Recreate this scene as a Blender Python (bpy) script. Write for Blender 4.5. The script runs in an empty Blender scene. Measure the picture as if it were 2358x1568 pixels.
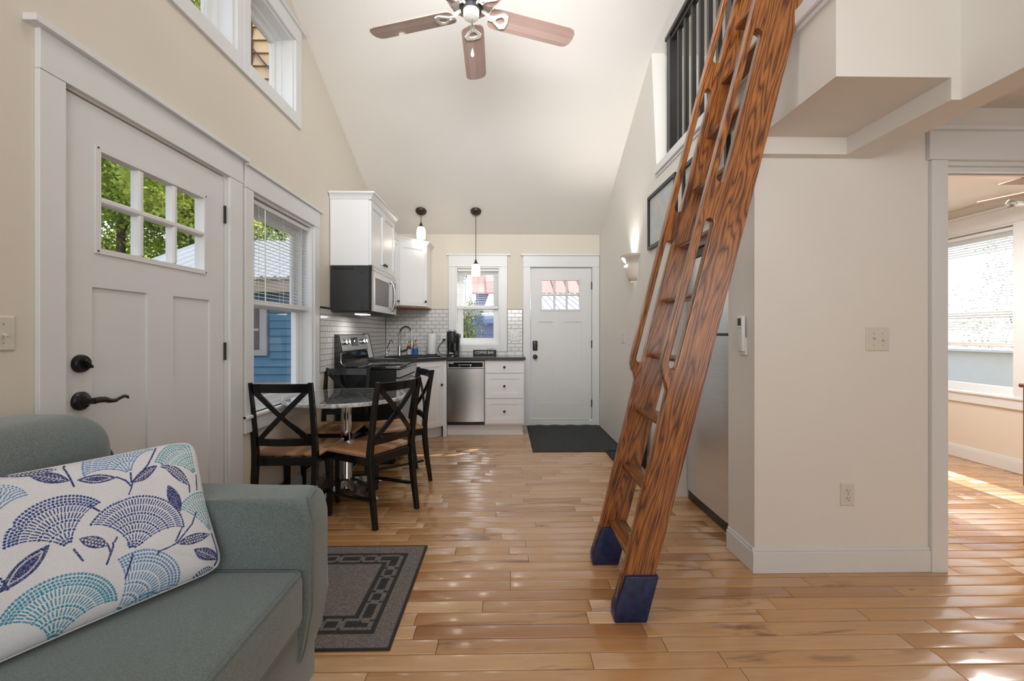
import bpy, bmesh, math, random
import numpy as np
from mathutils import Vector, Matrix
R = random.Random(7)
C = bpy.context.scene.collection
SC = bpy.context.scene
PI = math.pi

# ------------------------------------------------------------------ camera
H = 1.22
cam = bpy.data.cameras.new('camera'); camo = bpy.data.objects.new('camera', cam); C.objects.link(camo)
camo.location = (0, 0, H); camo.rotation_euler = (PI/2, 0, -0.016)
cam.sensor_width = 36; cam.lens = 36*1000/2358.0
cam.shift_y = -16/2358.0
cam.clip_start = 0.02; cam.clip_end = 200
SC.camera = camo

# ------------------------------------------------------------------ world, sun, lights, exposure
w = bpy.data.worlds.new('world'); SC.world = w; w.use_nodes = True
nt = w.node_tree; bg = nt.nodes['Background']
tc = nt.nodes.new('ShaderNodeTexCoord'); sx = nt.nodes.new('ShaderNodeSeparateXYZ'); rp = nt.nodes.new('ShaderNodeValToRGB')
nt.links.new(tc.outputs['Generated'], sx.inputs[0]); nt.links.new(sx.outputs['Z'], rp.inputs[0]); nt.links.new(rp.outputs[0], bg.inputs[0])
rp.color_ramp.elements[0].position = 0.0; rp.color_ramp.elements[0].color = (0.95, 0.97, 1, 1)
rp.color_ramp.elements[1].position = 0.8; rp.color_ramp.elements[1].color = (0.55, 0.75, 1, 1)
bg.inputs[1].default_value = 1.55

def light(name, kind, loc, energy, color=(1, 1, 1), rot=(0, 0, 0), size=1, size_y=None, **kw):
    l = bpy.data.lights.new(name, kind); l.energy = energy; l.color = color
    if kind == 'AREA':
        l.shape = 'RECTANGLE'; l.size = size; l.size_y = size_y or size
    elif kind in ('POINT', 'SPOT'):
        l.shadow_soft_size = size
    for k, v in kw.items(): setattr(l, k, v)
    o = bpy.data.objects.new(name, l); C.objects.link(o); o.location = loc; o.rotation_euler = rot
    return o
sd = Vector((-1, -1, -1.30)).normalized()
sun = light('sun', 'SUN', (12, 12, 12), 9, (1, .95, .88)); sun.data.angle = 0.009
sun.rotation_euler = sd.to_track_quat('-Z', 'Y').to_euler()
light('window_daylight_rear', 'AREA', (-0.1, -2.85, 1.9), 52, (.93, .97, 1), (PI/2, 0, 0), 2.9, 2.4)  # fill lamp added before the closed rear wall; no window there
light('bounced_flash', 'AREA', (0.0, 1.2, 2.75), 18, (.94, .97, 1), (PI/2+.12, 0, 0), 1.2, .5, spread=math.radians(85))  # fill added out of view to brighten the kitchen ceiling
light('bounced_flash_rear', 'AREA', (0.0, -0.9, 2.0), 17, (.94, .97, 1), (PI/2+.45, 0, 0), 1.2, .8, spread=math.radians(110))  # second added fill, behind the camera, tilted up at the vault
light('ceiling_light_high', 'AREA', (0.2, 1.5, 4.3), 18, (.94, .97, 1), (.65, 0, 0), 1.5, .5, spread=math.radians(120))  # added fill high under the ridge; no fixture hangs here
light('hall_daylight', 'AREA', (2.75, -2.2, 1.4), 22, (.93, .97, 1), (PI/2, 0, 0), 1.4, 1.8)  # unseen fill lamp added to brighten the hall side
light('loft_light', 'AREA', (2.6, 2.4, 4.1), 26, (.94, .97, 1), (0, 0, 0), 1.2, 1.2)  # lamp added to lift the loft, without a fitting
light('bedroom_light', 'AREA', (3.3, 3.3, 2.28), 45, (.98, .98, 1), (0, 0, 0), 0.8, 0.8)  # fill added under the bedroom ceiling, apart from its fan
SC.view_settings.view_transform = 'Standard'; SC.view_settings.look = 'None'
SC.view_settings.gamma = 1; SC.view_settings.use_curve_mapping = False
SC.view_settings.exposure = 0.0
try:
    SC.cycles.max_bounces = 8; SC.cycles.diffuse_bounces = 4; SC.cycles.glossy_bounces = 4; SC.cycles.transparent_max_bounces = 12
    SC.cycles.use_denoising = True; SC.cycles.caustics_reflective = False; SC.cycles.caustics_refractive = False
    SC.cycles.sample_clamp_indirect = 4
except Exception: pass

# ------------------------------------------------------------------ materials
MATS = {}
def nmat(name):
    m = bpy.data.materials.new(name); m.use_nodes = True
    MATS[name] = m
    return m, m.node_tree, m.node_tree.nodes['Principled BSDF']
def col4(c): return (c[0], c[1], c[2], 1)
def coords(nt, scale=(1, 1, 1), rot=(0, 0, 0), kind='Object'):
    t = nt.nodes.new('ShaderNodeTexCoord'); mp = nt.nodes.new('ShaderNodeMapping')
    mp.inputs['Scale'].default_value = scale; mp.inputs['Rotation'].default_value = rot
    nt.links.new(t.outputs[kind], mp.inputs[0]); return mp.outputs[0]
def noise(nt, vec, scale, detail=3, rough=.5, dist=0):
    n = nt.nodes.new('ShaderNodeTexNoise'); n.inputs['Scale'].default_value = scale
    n.inputs['Detail'].default_value = detail; n.inputs['Roughness'].default_value = rough; n.inputs['Distortion'].default_value = dist
    nt.links.new(vec, n.inputs['Vector']); return n.outputs['Fac']
def ramp(nt, fac, stops):
    r = nt.nodes.new('ShaderNodeValToRGB'); e = r.color_ramp.elements
    while len(e) < len(stops): e.new(.5)
    for i, (p, c) in enumerate(stops): e[i].position = p; e[i].color = col4(c)
    nt.links.new(fac, r.inputs[0]); return r.outputs[0]
def mix(nt, fac, a, b, mode='MIX'):
    m = nt.nodes.new('ShaderNodeMix'); m.data_type = 'RGBA'; m.blend_type = mode
    if isinstance(fac, (int, float)): m.inputs[0].default_value = fac
    else: nt.links.new(fac, m.inputs[0])
    for i, v in ((6, a), (7, b)):
        if isinstance(v, tuple): m.inputs[i].default_value = col4(v)
        else: nt.links.new(v, m.inputs[i])
    return m.outputs[2]
def bump(nt, b, h, strength, dist=.01):
    n = nt.nodes.new('ShaderNodeBump'); n.inputs['Strength'].default_value = strength; n.inputs['Distance'].default_value = dist
    nt.links.new(h, n.inputs['Height']); nt.links.new(n.outputs[0], b.inputs['Normal'])
def math_(nt, op, a, b=0.):
    n = nt.nodes.new('ShaderNodeMath'); n.operation = op
    for i, v in ((0, a), (1, b)):
        if isinstance(v, (int, float)): n.inputs[i].default_value = v
        else: nt.links.new(v, n.inputs[i])
    return n.outputs[0]
def simple(name, c, rough=.5, metal=0., var=.04, nscale=8, bmp=0., bscale=60, coat=0., spec=None):
    m, nt, b = nmat(name)
    v = coords(nt)
    n = noise(nt, v, nscale)
    lo = tuple(max(0, k*(1-var)) for k in c); hi = tuple(min(1, k*(1+var)) for k in c)
    nt.links.new(ramp(nt, n, [(.3, lo), (.7, hi)]), b.inputs['Base Color'])
    b.inputs['Roughness'].default_value = rough; b.inputs['Metallic'].default_value = metal
    if coat: b.inputs['Coat Weight'].default_value = coat; b.inputs['Coat Roughness'].default_value = .08
    if spec is not None: b.inputs['Specular IOR Level'].default_value = spec
    if bmp: bump(nt, b, noise(nt, v, bscale, 4), bmp, .002)
    return m
WALL = simple('cream_wall_paint', (.745, .68, .58), .75, var=.012, nscale=2, bmp=.15, bscale=220)
RWALL = simple('pale_wall_paint', (.79, .755, .70), .72, var=.012, nscale=2, bmp=.15, bscale=220)
CEIL = simple('ceiling_paint', (.86, .825, .77), .8, var=.012, nscale=1.5)
TRIM = simple('white_trim_paint', (.76, .765, .765), .35, var=.01, nscale=3)
CAB = simple('white_cabinet_paint', (.82, .825, .83), .33, var=.008, nscale=3)
DOORW = simple('white_door_paint', (.75, .75, .74), .45, var=.012, nscale=3)
BLACK = simple('black_painted_wood', (.006, .006, .0065), .22, var=.3, nscale=12, coat=.1, spec=.35)
BLKMET = simple('black_metal', (.015, .015, .015), .32, metal=.3, var=.1)
BLKGLOSS = simple('black_enamel', (.010, .010, .011), .06, var=.1, coat=.5)
DKGREY = simple('dark_grey_sheet_metal', (.045, .046, .047), .38, metal=.4, var=.1, nscale=5)
RAILM = simple('black_railing_paint', (.02, .018, .016), .35, var=.2)
CHROME = simple('chrome', (.75, .75, .76), .08, metal=1, var=.02)
BRONZE = simple('dark_bronze', (.07, .055, .045), .4, metal=.7, var=.1)
NICKEL = simple('brushed_nickel', (.45, .44, .42), .3, metal=1, var=.05)
GROUT = simple('grey_grout', (.16, .155, .15), .9, var=.1, nscale=40)
TILE = simple('white_glazed_tile', (.72, .71, .69), .12, var=.015, coat=.3)
BLKTILE = simple('black_edge_tile', (.015, .014, .013), .2, var=.1)
COUNTER = simple('black_countertop', (.025, .025, .026), .22, var=.5, nscale=200, coat=.2)
PLAST = simple('ivory_plastic', (.70, .66, .58), .35, var=.01)
WPLAST = simple('white_plastic', (.78, .78, .76), .35, var=.01)
SLOT = simple('dark_slot', (.03, .03, .03), .6)
PAPER = simple('paper_towel_paper', (.85, .85, .83), .9, var=.02, nscale=60, bmp=.5, bscale=150)
BLINDM = simple('white_blind_slat', (.82, .82, .81), .45, var=.01)
VINYL = simple('white_vinyl_sash', (.80, .80, .79), .35, var=.01)
WOODUNDER = simple('cabinet_underside_wood', (.42, .20, .09), .5, var=.15, nscale=20)
NAVY = simple('navy_painted_foot', (.009, .021, .080), .38, var=.5, nscale=30, bmp=.4, bscale=90)
REDBR = simple('red_brown_wood', (.16, .045, .018), .35, var=.35, nscale=9, coat=.3)
FANW = simple('white_fan_enamel', (.74, .70, .64), .35, var=.01)
SIGNB = simple('black_sign_paint', (.02, .022, .022), .6, var=.2)
WHITEP = simple('white_lettering', (.85, .85, .85), .6)
MATB = simple('charcoal_mat_rubber', (.022, .025, .026), .8, var=.2)
AMBER = simple('amber_bottle', (.10, .03, .012), .15, var=.1)
COPPER = simple('copper_collar', (.75, .36, .16), .35, metal=.6)
BLUEL = simple('blue_label', (.01, .13, .42), .5)
PINKP = simple('pinkish_clear_soap', (.36, .27, .27), .2)
SKINK = simple('black_composite_sink', (.012, .012, .013), .35, var=.2)
LATCH = simple('pale_label', (.75, .77, .8), .5)

def glass(name, tint=(1, 1, 1), mixf=.93):
    m = bpy.data.materials.new(name); m.use_nodes = True; nt = m.node_tree; nt.nodes.clear()
    o = nt.nodes.new('ShaderNodeOutputMaterial'); mx = nt.nodes.new('ShaderNodeMixShader')
    t = nt.nodes.new('ShaderNodeBsdfTransparent'); g = nt.nodes.new('ShaderNodeBsdfGlossy')
    t.inputs[0].default_value = col4(tint); g.inputs['Roughness'].default_value = .02
    fr = nt.nodes.new('ShaderNodeFresnel'); fr.inputs[0].default_value = 1.3
    geo = nt.nodes.new('ShaderNodeNewGeometry'); inv = nt.nodes.new('ShaderNodeMath'); inv.operation = 'SUBTRACT'; inv.inputs[0].default_value = 1; nt.links.new(geo.outputs['Backfacing'], inv.inputs[1])
    mu = nt.nodes.new('ShaderNodeMath'); mu.operation = 'MULTIPLY'; nt.links.new(fr.outputs[0], mu.inputs[0]); nt.links.new(inv.outputs[0], mu.inputs[1])
    nt.links.new(mu.outputs[0], mx.inputs[0]); nt.links.new(t.outputs[0], mx.inputs[1]); nt.links.new(g.outputs[0], mx.inputs[2])
    nt.links.new(mx.outputs[0], o.inputs[0]); return m
GLASS = glass('window_glass')
PGLASS = glass('picture_glass', (.97, .97, .97)); PGLASS.node_tree.nodes['Fresnel'].inputs[0].default_value = 1.12

def emit_mat(name, c, s, base=(.9, .85, .8)):
    m, nt, b = nmat(name)
    b.inputs['Base Color'].default_value = col4(base); b.inputs['Roughness'].default_value = .5
    b.inputs['Emission Color'].default_value = col4(c); b.inputs['Emission Strength'].default_value = s
    return m
SHADE = emit_mat('lit_opal_glass', (1, .72, .45), 1.1)
# opal shade is brighter round the bulb inside it
_nt = SHADE.node_tree; _b = _nt.nodes['Principled BSDF']
_tc = _nt.nodes.new('ShaderNodeTexCoord'); _sp = _nt.nodes.new('ShaderNodeSeparateXYZ')
_nt.links.new(_tc.outputs['Generated'], _sp.inputs[0])
_nt.links.new(ramp(_nt, _sp.outputs['Z'], [(.05, (1, .93, .82)), (.5, (1, .85, .66)), (1, (.75, .50, .33))]), _b.inputs['Emission Color'])
LAMPLIT = emit_mat('lit_lamp_lens', (1, .97, .9), 6)

def steel(name, base, rough=.27, axis=2, k=1.):
    m, nt, b = nmat(name)
    sc = [1.2, 1.2, 1.2]
    sc = [60, 60, 60]; sc[axis] = .8
    v = coords(nt, tuple(sc))
    n = noise(nt, v, 3, 4)
    nt.links.new(ramp(nt, n, [(.3, tuple(c*.9 for c in base)), (.7, base)]), b.inputs['Base Color'])
    b.inputs['Metallic'].default_value = 1
    b.inputs['Roughness'].default_value = rough
    bump(nt, b, n, .06*k, .001)
    return m
STEEL = steel('brushed_stainless_steel', (.52, .52, .52), .26, 1)
STEELF = steel('fridge_stainless_steel', (.78, .78, .78), .34, 1)

def attr(nt, name):
    a = nt.nodes.new('ShaderNodeAttribute'); a.attribute_name = name; return a
# floor planks: tint attribute (r: tone, g: offset, b: figure)
m, nt, b = nmat('maple_plank'); PLANK = m
at = attr(nt, 'tint'); sp = nt.nodes.new('ShaderNodeSeparateColor'); nt.links.new(at.outputs['Color'], sp.inputs[0])
base = ramp(nt, sp.outputs[0], [(0, (.27, .10, .028)), (.2, (.42, .19, .065)), (.6, (.56, .295, .118)), (1, (.65, .385, .185))])
v0 = coords(nt)
add = nt.nodes.new('ShaderNodeVectorMath'); add.operation = 'ADD'; nt.links.new(v0, add.inputs[0])
cb = nt.nodes.new('ShaderNodeCombineXYZ'); sc_ = math_(nt, 'MULTIPLY', sp.outputs[1], 37.); nt.links.new(sc_, cb.inputs[0]); nt.links.new(sc_, cb.inputs[2]); nt.links.new(cb.outputs[0], add.inputs[1])
mp = nt.nodes.new('ShaderNodeMapping'); mp.inputs['Scale'].default_value = (2.2, 26, 26); nt.links.new(add.outputs[0], mp.inputs[0])
g1 = noise(nt, mp.outputs[0], 1.3, 5, .55, 1.2)
mp2 = nt.nodes.new('ShaderNodeMapping'); mp2.inputs['Scale'].default_value = (1.6, 9, 9); nt.links.new(add.outputs[0], mp2.inputs[0])
g2 = noise(nt, mp2.outputs[0], 1.0, 4, .6, 1.5)
c1 = mix(nt, ramp(nt, g1, [(.35, (0, 0, 0)), (.75, (1, 1, 1))]), base, (.62, .42, .28), 'MULTIPLY')
c1m = mix(nt, .33, base, c1)
streak = math_(nt, 'MULTIPLY', ramp(nt, g2, [(.56, (0, 0, 0)), (.68, (1, 1, 1))]), sp.outputs[2])
c2 = mix(nt, streak, c1m, (.26, .115, .05))
# small knots
vo = nt.nodes.new('ShaderNodeTexVoronoi'); vo.inputs['Scale'].default_value = 1.0
mp3 = nt.nodes.new('ShaderNodeMapping'); mp3.inputs['Scale'].default_value = (2.2, 7, 7); nt.links.new(add.outputs[0], mp3.inputs[0]); nt.links.new(mp3.outputs[0], vo.inputs['Vector'])
kn = ramp(nt, vo.outputs['Distance'], [(.015, (1, 1, 1)), (.05, (0, 0, 0))])
c3 = mix(nt, kn, c2, (.09, .035, .015))
nt.links.new(c3, b.inputs['Base Color'])
b.inputs['Roughness'].default_value = .27; b.inputs['Specular IOR Level'].default_value = .6
b.inputs['Coat Weight'].default_value = .75; b.inputs['Coat Roughness'].default_value = .12
bump(nt, b, g1, .04, .002)

def oak(name, light_, mid, dark, rot, sc=(1.0, 1.0, 1.0), rough=.3):
    m, nt, b = nmat(name)
    v = coords(nt, sc, rot)
    mp = nt.nodes.new('ShaderNodeMapping'); mp.inputs['Scale'].default_value = (6.5, 4, .62); nt.links.new(v, mp.inputs[0])
    d = nt.nodes.new('ShaderNodeTexNoise'); d.inputs['Scale'].default_value = 1.25; d.inputs['Detail'].default_value = 3.2; d.inputs['Distortion'].default_value = .35
    nt.links.new(mp.outputs[0], d.inputs['Vector'])
    x = math_(nt, 'MULTIPLY', d.outputs['Fac'], 20.)
    fr = math_(nt, 'FRACT', x)
    fr2 = math_(nt, 'ABSOLUTE', math_(nt, 'SUBTRACT', fr, .5))
    c = ramp(nt, fr2, [(0, dark), (.07, tuple((a+b_)/2 for a, b_ in zip(dark, mid))), (.16, mid), (.42, light_)])
    mp4 = nt.nodes.new('ShaderNodeMapping'); mp4.inputs['Scale'].default_value = (230, 230, 7); nt.links.new(v, mp4.inputs[0])
    p = noise(nt, mp4.outputs[0], 1.6, 4, .6)
    pc = ramp(nt, p, [(.40, (.40, .34, .30)), (.55, (1, 1, 1))])
    c = mix(nt, .75, c, pc, 'MULTIPLY')
    nt.links.new(c, b.inputs['Base Color'])
    b.inputs['Roughness'].default_value = rough; b.inputs['Coat Weight'].default_value = .3; b.inputs['Coat Roughness'].default_value = .15
    bump(nt, b, p, .1, .001)
    return m
TILT = math.atan(.255)
OAK = oak('stained_oak', (.45, .165, .042), (.29, .098, .027), (.080, .028, .016), (0, -TILT, 0))
OAKT = oak('stained_oak_tread', (.33, .12, .028), (.22, .075, .018), (.10, .035, .014), (PI/2, 0, 0))
# butcher-block seat: strips
def stripwood(name, c0, c1, sx_=18, axis=0, rough=.3):
    m, nt, b = nmat(name)
    v = coords(nt)
    s = nt.nodes.new('ShaderNodeSeparateXYZ'); nt.links.new(v, s.inputs[0])
    fl = math_(nt, 'FLOOR', math_(nt, 'MULTIPLY', s.outputs[axis], sx_))
    wn = nt.nodes.new('ShaderNodeTexWhiteNoise'); wn.noise_dimensions = '1D'; nt.links.new(fl, wn.inputs['W'])
    scl = [40, 40, 40]; scl[1-axis] = 4
    mp = nt.nodes.new('ShaderNodeMapping'); mp.inputs['Scale'].default_value = scl; nt.links.new(v, mp.inputs[0])
    n = noise(nt, mp.outputs[0], 1, 4, .6, .6)
    f = math_(nt, 'ADD', math_(nt, 'MULTIPLY', wn.outputs[0], .6), math_(nt, 'MULTIPLY', n, .5))
    nt.links.new(ramp(nt, f, [(.15, c0), (.9, c1)]), b.inputs['Base Color'])
    b.inputs['Roughness'].default_value = rough; b.inputs['Coat Weight'].default_value = .3
    return m
SEATW = stripwood('oiled_seat_wood', (.28, .11, .042), (.78, .47, .25))
BLADE = stripwood('pinkish_oak_laminate', (.40, .265, .22), (.60, .44, .38), 26, 1, .45)

# fabric
def fabric(name, c, var=.22, sc=600, rough=.95):
    m, nt, b = nmat(name)
    v = coords(nt)
    n = noise(nt, v, sc, 2, .7); n2 = noise(nt, v, 5, 3)
    a = ramp(nt, n, [(.3, tuple(k*(1-var) for k in c)), (.7, tuple(k*(1+var) for k in c))])
    a2 = mix(nt, math_(nt, 'MULTIPLY', n2, .35), a, tuple(min(1, k*1.5) for k in c))
    nt.links.new(a2, b.inputs['Base Color']); b.inputs['Roughness'].default_value = rough
    b.inputs['Sheen Weight'].default_value = .35; b.inputs['Sheen Roughness'].default_value = .5
    bump(nt, b, n, .35, .001)
    return m
SOFA = fabric('sage_green_chenille', (.133, .166, .165), .34, 230)
SOFAP = fabric('sage_green_piping', (.115, .148, .142), .3, 230)
# print carried by a colour attribute
m, nt, b = nmat('printed_cotton'); PRINT = m
at = attr(nt, 'print'); v = coords(nt); n = noise(nt, v, 900, 2)
c = mix(nt, .25, at.outputs['Color'], ramp(nt, n, [(.3, (.72, .72, .72)), (.7, (1, 1, 1))]), 'MULTIPLY')
nt.links.new(c, b.inputs['Base Color']); b.inputs['Roughness'].default_value = .95; bump(nt, b, n, .3, .0008)
m, nt, b = nmat('printed_map'); MAPP = m
v = coords(nt); n = noise(nt, v, 5.5, 6, .6, .8); n2 = noise(nt, v, 45, 3, .7)
c = ramp(nt, n, [(.40, (.70, .66, .60)), (.485, (.66, .64, .60)), (.50, (.52, .60, .66)), (.56, (.60, .66, .70)), (.66, (.72, .72, .72))])
c = mix(nt, math_(nt, 'MULTIPLY', n2, .25), c, (.9, .9, .88)); nt.links.new(c, b.inputs['Base Color']); b.inputs['Roughness'].default_value = .5
m, nt, b = nmat('knitted_rug'); RUG = m
at = attr(nt, 'print'); v = coords(nt, (70, 95, 1)); vo = nt.nodes.new('ShaderNodeTexVoronoi'); vo.inputs['Scale'].default_value = 1; vo.inputs['Randomness'].default_value = .45
nt.links.new(v, vo.inputs['Vector'])
c = mix(nt, ramp(nt, vo.outputs['Distance'], [(.15, (0, 0, 0)), (.75, (1, 1, 1))]), at.outputs['Color'], (.02, .02, .02)); c = mix(nt, .45, at.outputs['Color'], c)
nt.links.new(c, b.inputs['Base Color']); b.inputs['Roughness'].default_value = 1
iv = math_(nt, 'SUBTRACT', 1., vo.outputs['Distance']); bump(nt, b, iv, .9, .006)
m, nt, b = nmat('ribbed_entrance_mat'); RIBMAT = m
v = coords(nt, (1, 1, 1)); wv = nt.nodes.new('ShaderNodeTexWave'); wv.inputs['Scale'].default_value = 22; wv.bands_direction = 'X'; nt.links.new(v, wv.inputs['Vector'])
wv.inputs['Distortion'].default_value = .6
nn = noise(nt, v, 300, 2)
c = ramp(nt, math_(nt, 'ADD', math_(nt, 'MULTIPLY', wv.outputs['Fac'], .5), math_(nt, 'MULTIPLY', nn, .5)), [(.2, (.018, .02, .021)), (.8, (.075, .08, .08))])
nt.links.new(c, b.inputs['Base Color']); b.inputs['Roughness'].default_value = 1; bump(nt, b, wv.outputs['Fac'], .6, .004)
# marbled acrylic / brushed table top
m, nt, b = nmat('clear_crackled_tabletop'); TTOP = m
v = coords(nt, (1, 1, 1)); n = noise(nt, v, 9, 5, .65, 1.4)
nt.links.new(ramp(nt, n, [(.35, (.07, .07, .07)), (.6, (.26, .26, .255)), (.75, (.55, .55, .54))]), b.inputs['Base Color'])
b.inputs['Roughness'].default_value = .06; b.inputs['Coat Weight'].default_value = 1; b.inputs['Specular IOR Level'].default_value = 1
TEDGE = simple('clear_table_edge', (.62, .62, .61), .1, var=.6, nscale=26, coat=1)
# outside
LEAFS = []
for i, (c0, c1) in enumerate([((.16, .30, .03), (.62, .72, .12)), ((.12, .25, .04), (.44, .58, .10)), ((.32, .42, .05), (.80, .82, .18)), ((.05, .09, .025), (.17, .20, .06)), ((.42, .46, .40), (.75, .76, .74))]):  # last pair is washed out: overexposure put into the leaf colour
    m, nt, b = nmat('green_leaves_%d' % i)
    n = noise(nt, coords(nt), 1.7, 4)
    cc = ramp(nt, n, [(.35, c0), (.62, c1)]); nt.links.new(cc, b.inputs['Base Color'])
    b.inputs['Roughness'].default_value = .5; b.inputs['Transmission Weight'].default_value = 0
    tr = nt.nodes.new('ShaderNodeBsdfTranslucent'); nt.links.new(cc, tr.inputs[0]); ms = nt.nodes.new('ShaderNodeMixShader'); ms.inputs[0].default_value = .55
    out = nt.nodes['Material Output']; nt.links.new(b.outputs[0], ms.inputs[1]); nt.links.new(tr.outputs[0], ms.inputs[2]); nt.links.new(ms.outputs[0], out.inputs[0])
    LEAFS.append(m)
BARK = simple('tree_bark', (.12, .085, .06), .9, var=.5, nscale=6, bmp=.8, bscale=12)
SIDEB = simple('blue_lap_siding', (.085, .21, .34), .6, var=.04)
SIDEB2 = simple('lavender_blue_siding', (.22, .30, .56), .6, var=.05)
SIDET = simple('tan_lap_siding', (.72, .50, .28), .6, var=.04)
EXTW = simple('white_exterior_trim', (.42, .42, .43), .5, var=.02)
FASC = simple('beige_fascia', (.42, .37, .31), .6, var=.03)
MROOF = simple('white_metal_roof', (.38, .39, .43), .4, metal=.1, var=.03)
MROOF2 = simple('shaded_roof_seam', (.28, .29, .36), .45, var=.03)  # seams darker and bluer than the roof sheet
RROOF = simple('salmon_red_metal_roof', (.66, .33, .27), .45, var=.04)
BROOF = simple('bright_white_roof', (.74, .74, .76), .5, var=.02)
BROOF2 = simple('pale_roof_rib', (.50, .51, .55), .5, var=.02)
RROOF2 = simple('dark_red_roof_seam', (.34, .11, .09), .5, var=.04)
BRNTR = simple('brown_exterior_timber', (.09, .032, .014), .6, var=.2)
PALEW = simple('pale_garage_wall', (.86, .88, .87), .6, var=.02)
DKWIN = simple('dark_window_pane', (.05, .035, .04), .1, var=.3)
m, nt, b = nmat('mulch_and_weeds'); GROUND = m
v = coords(nt); n = noise(nt, v, 3.5, 6, .7)
nt.links.new(ramp(nt, n, [(.35, (.13, .07, .045)), (.52, (.20, .13, .09)), (.6, (.10, .18, .04)), (.75, (.2, .3, .07))]), b.inputs['Base Color']); b.inputs['Roughness'].default_value = 1

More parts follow.
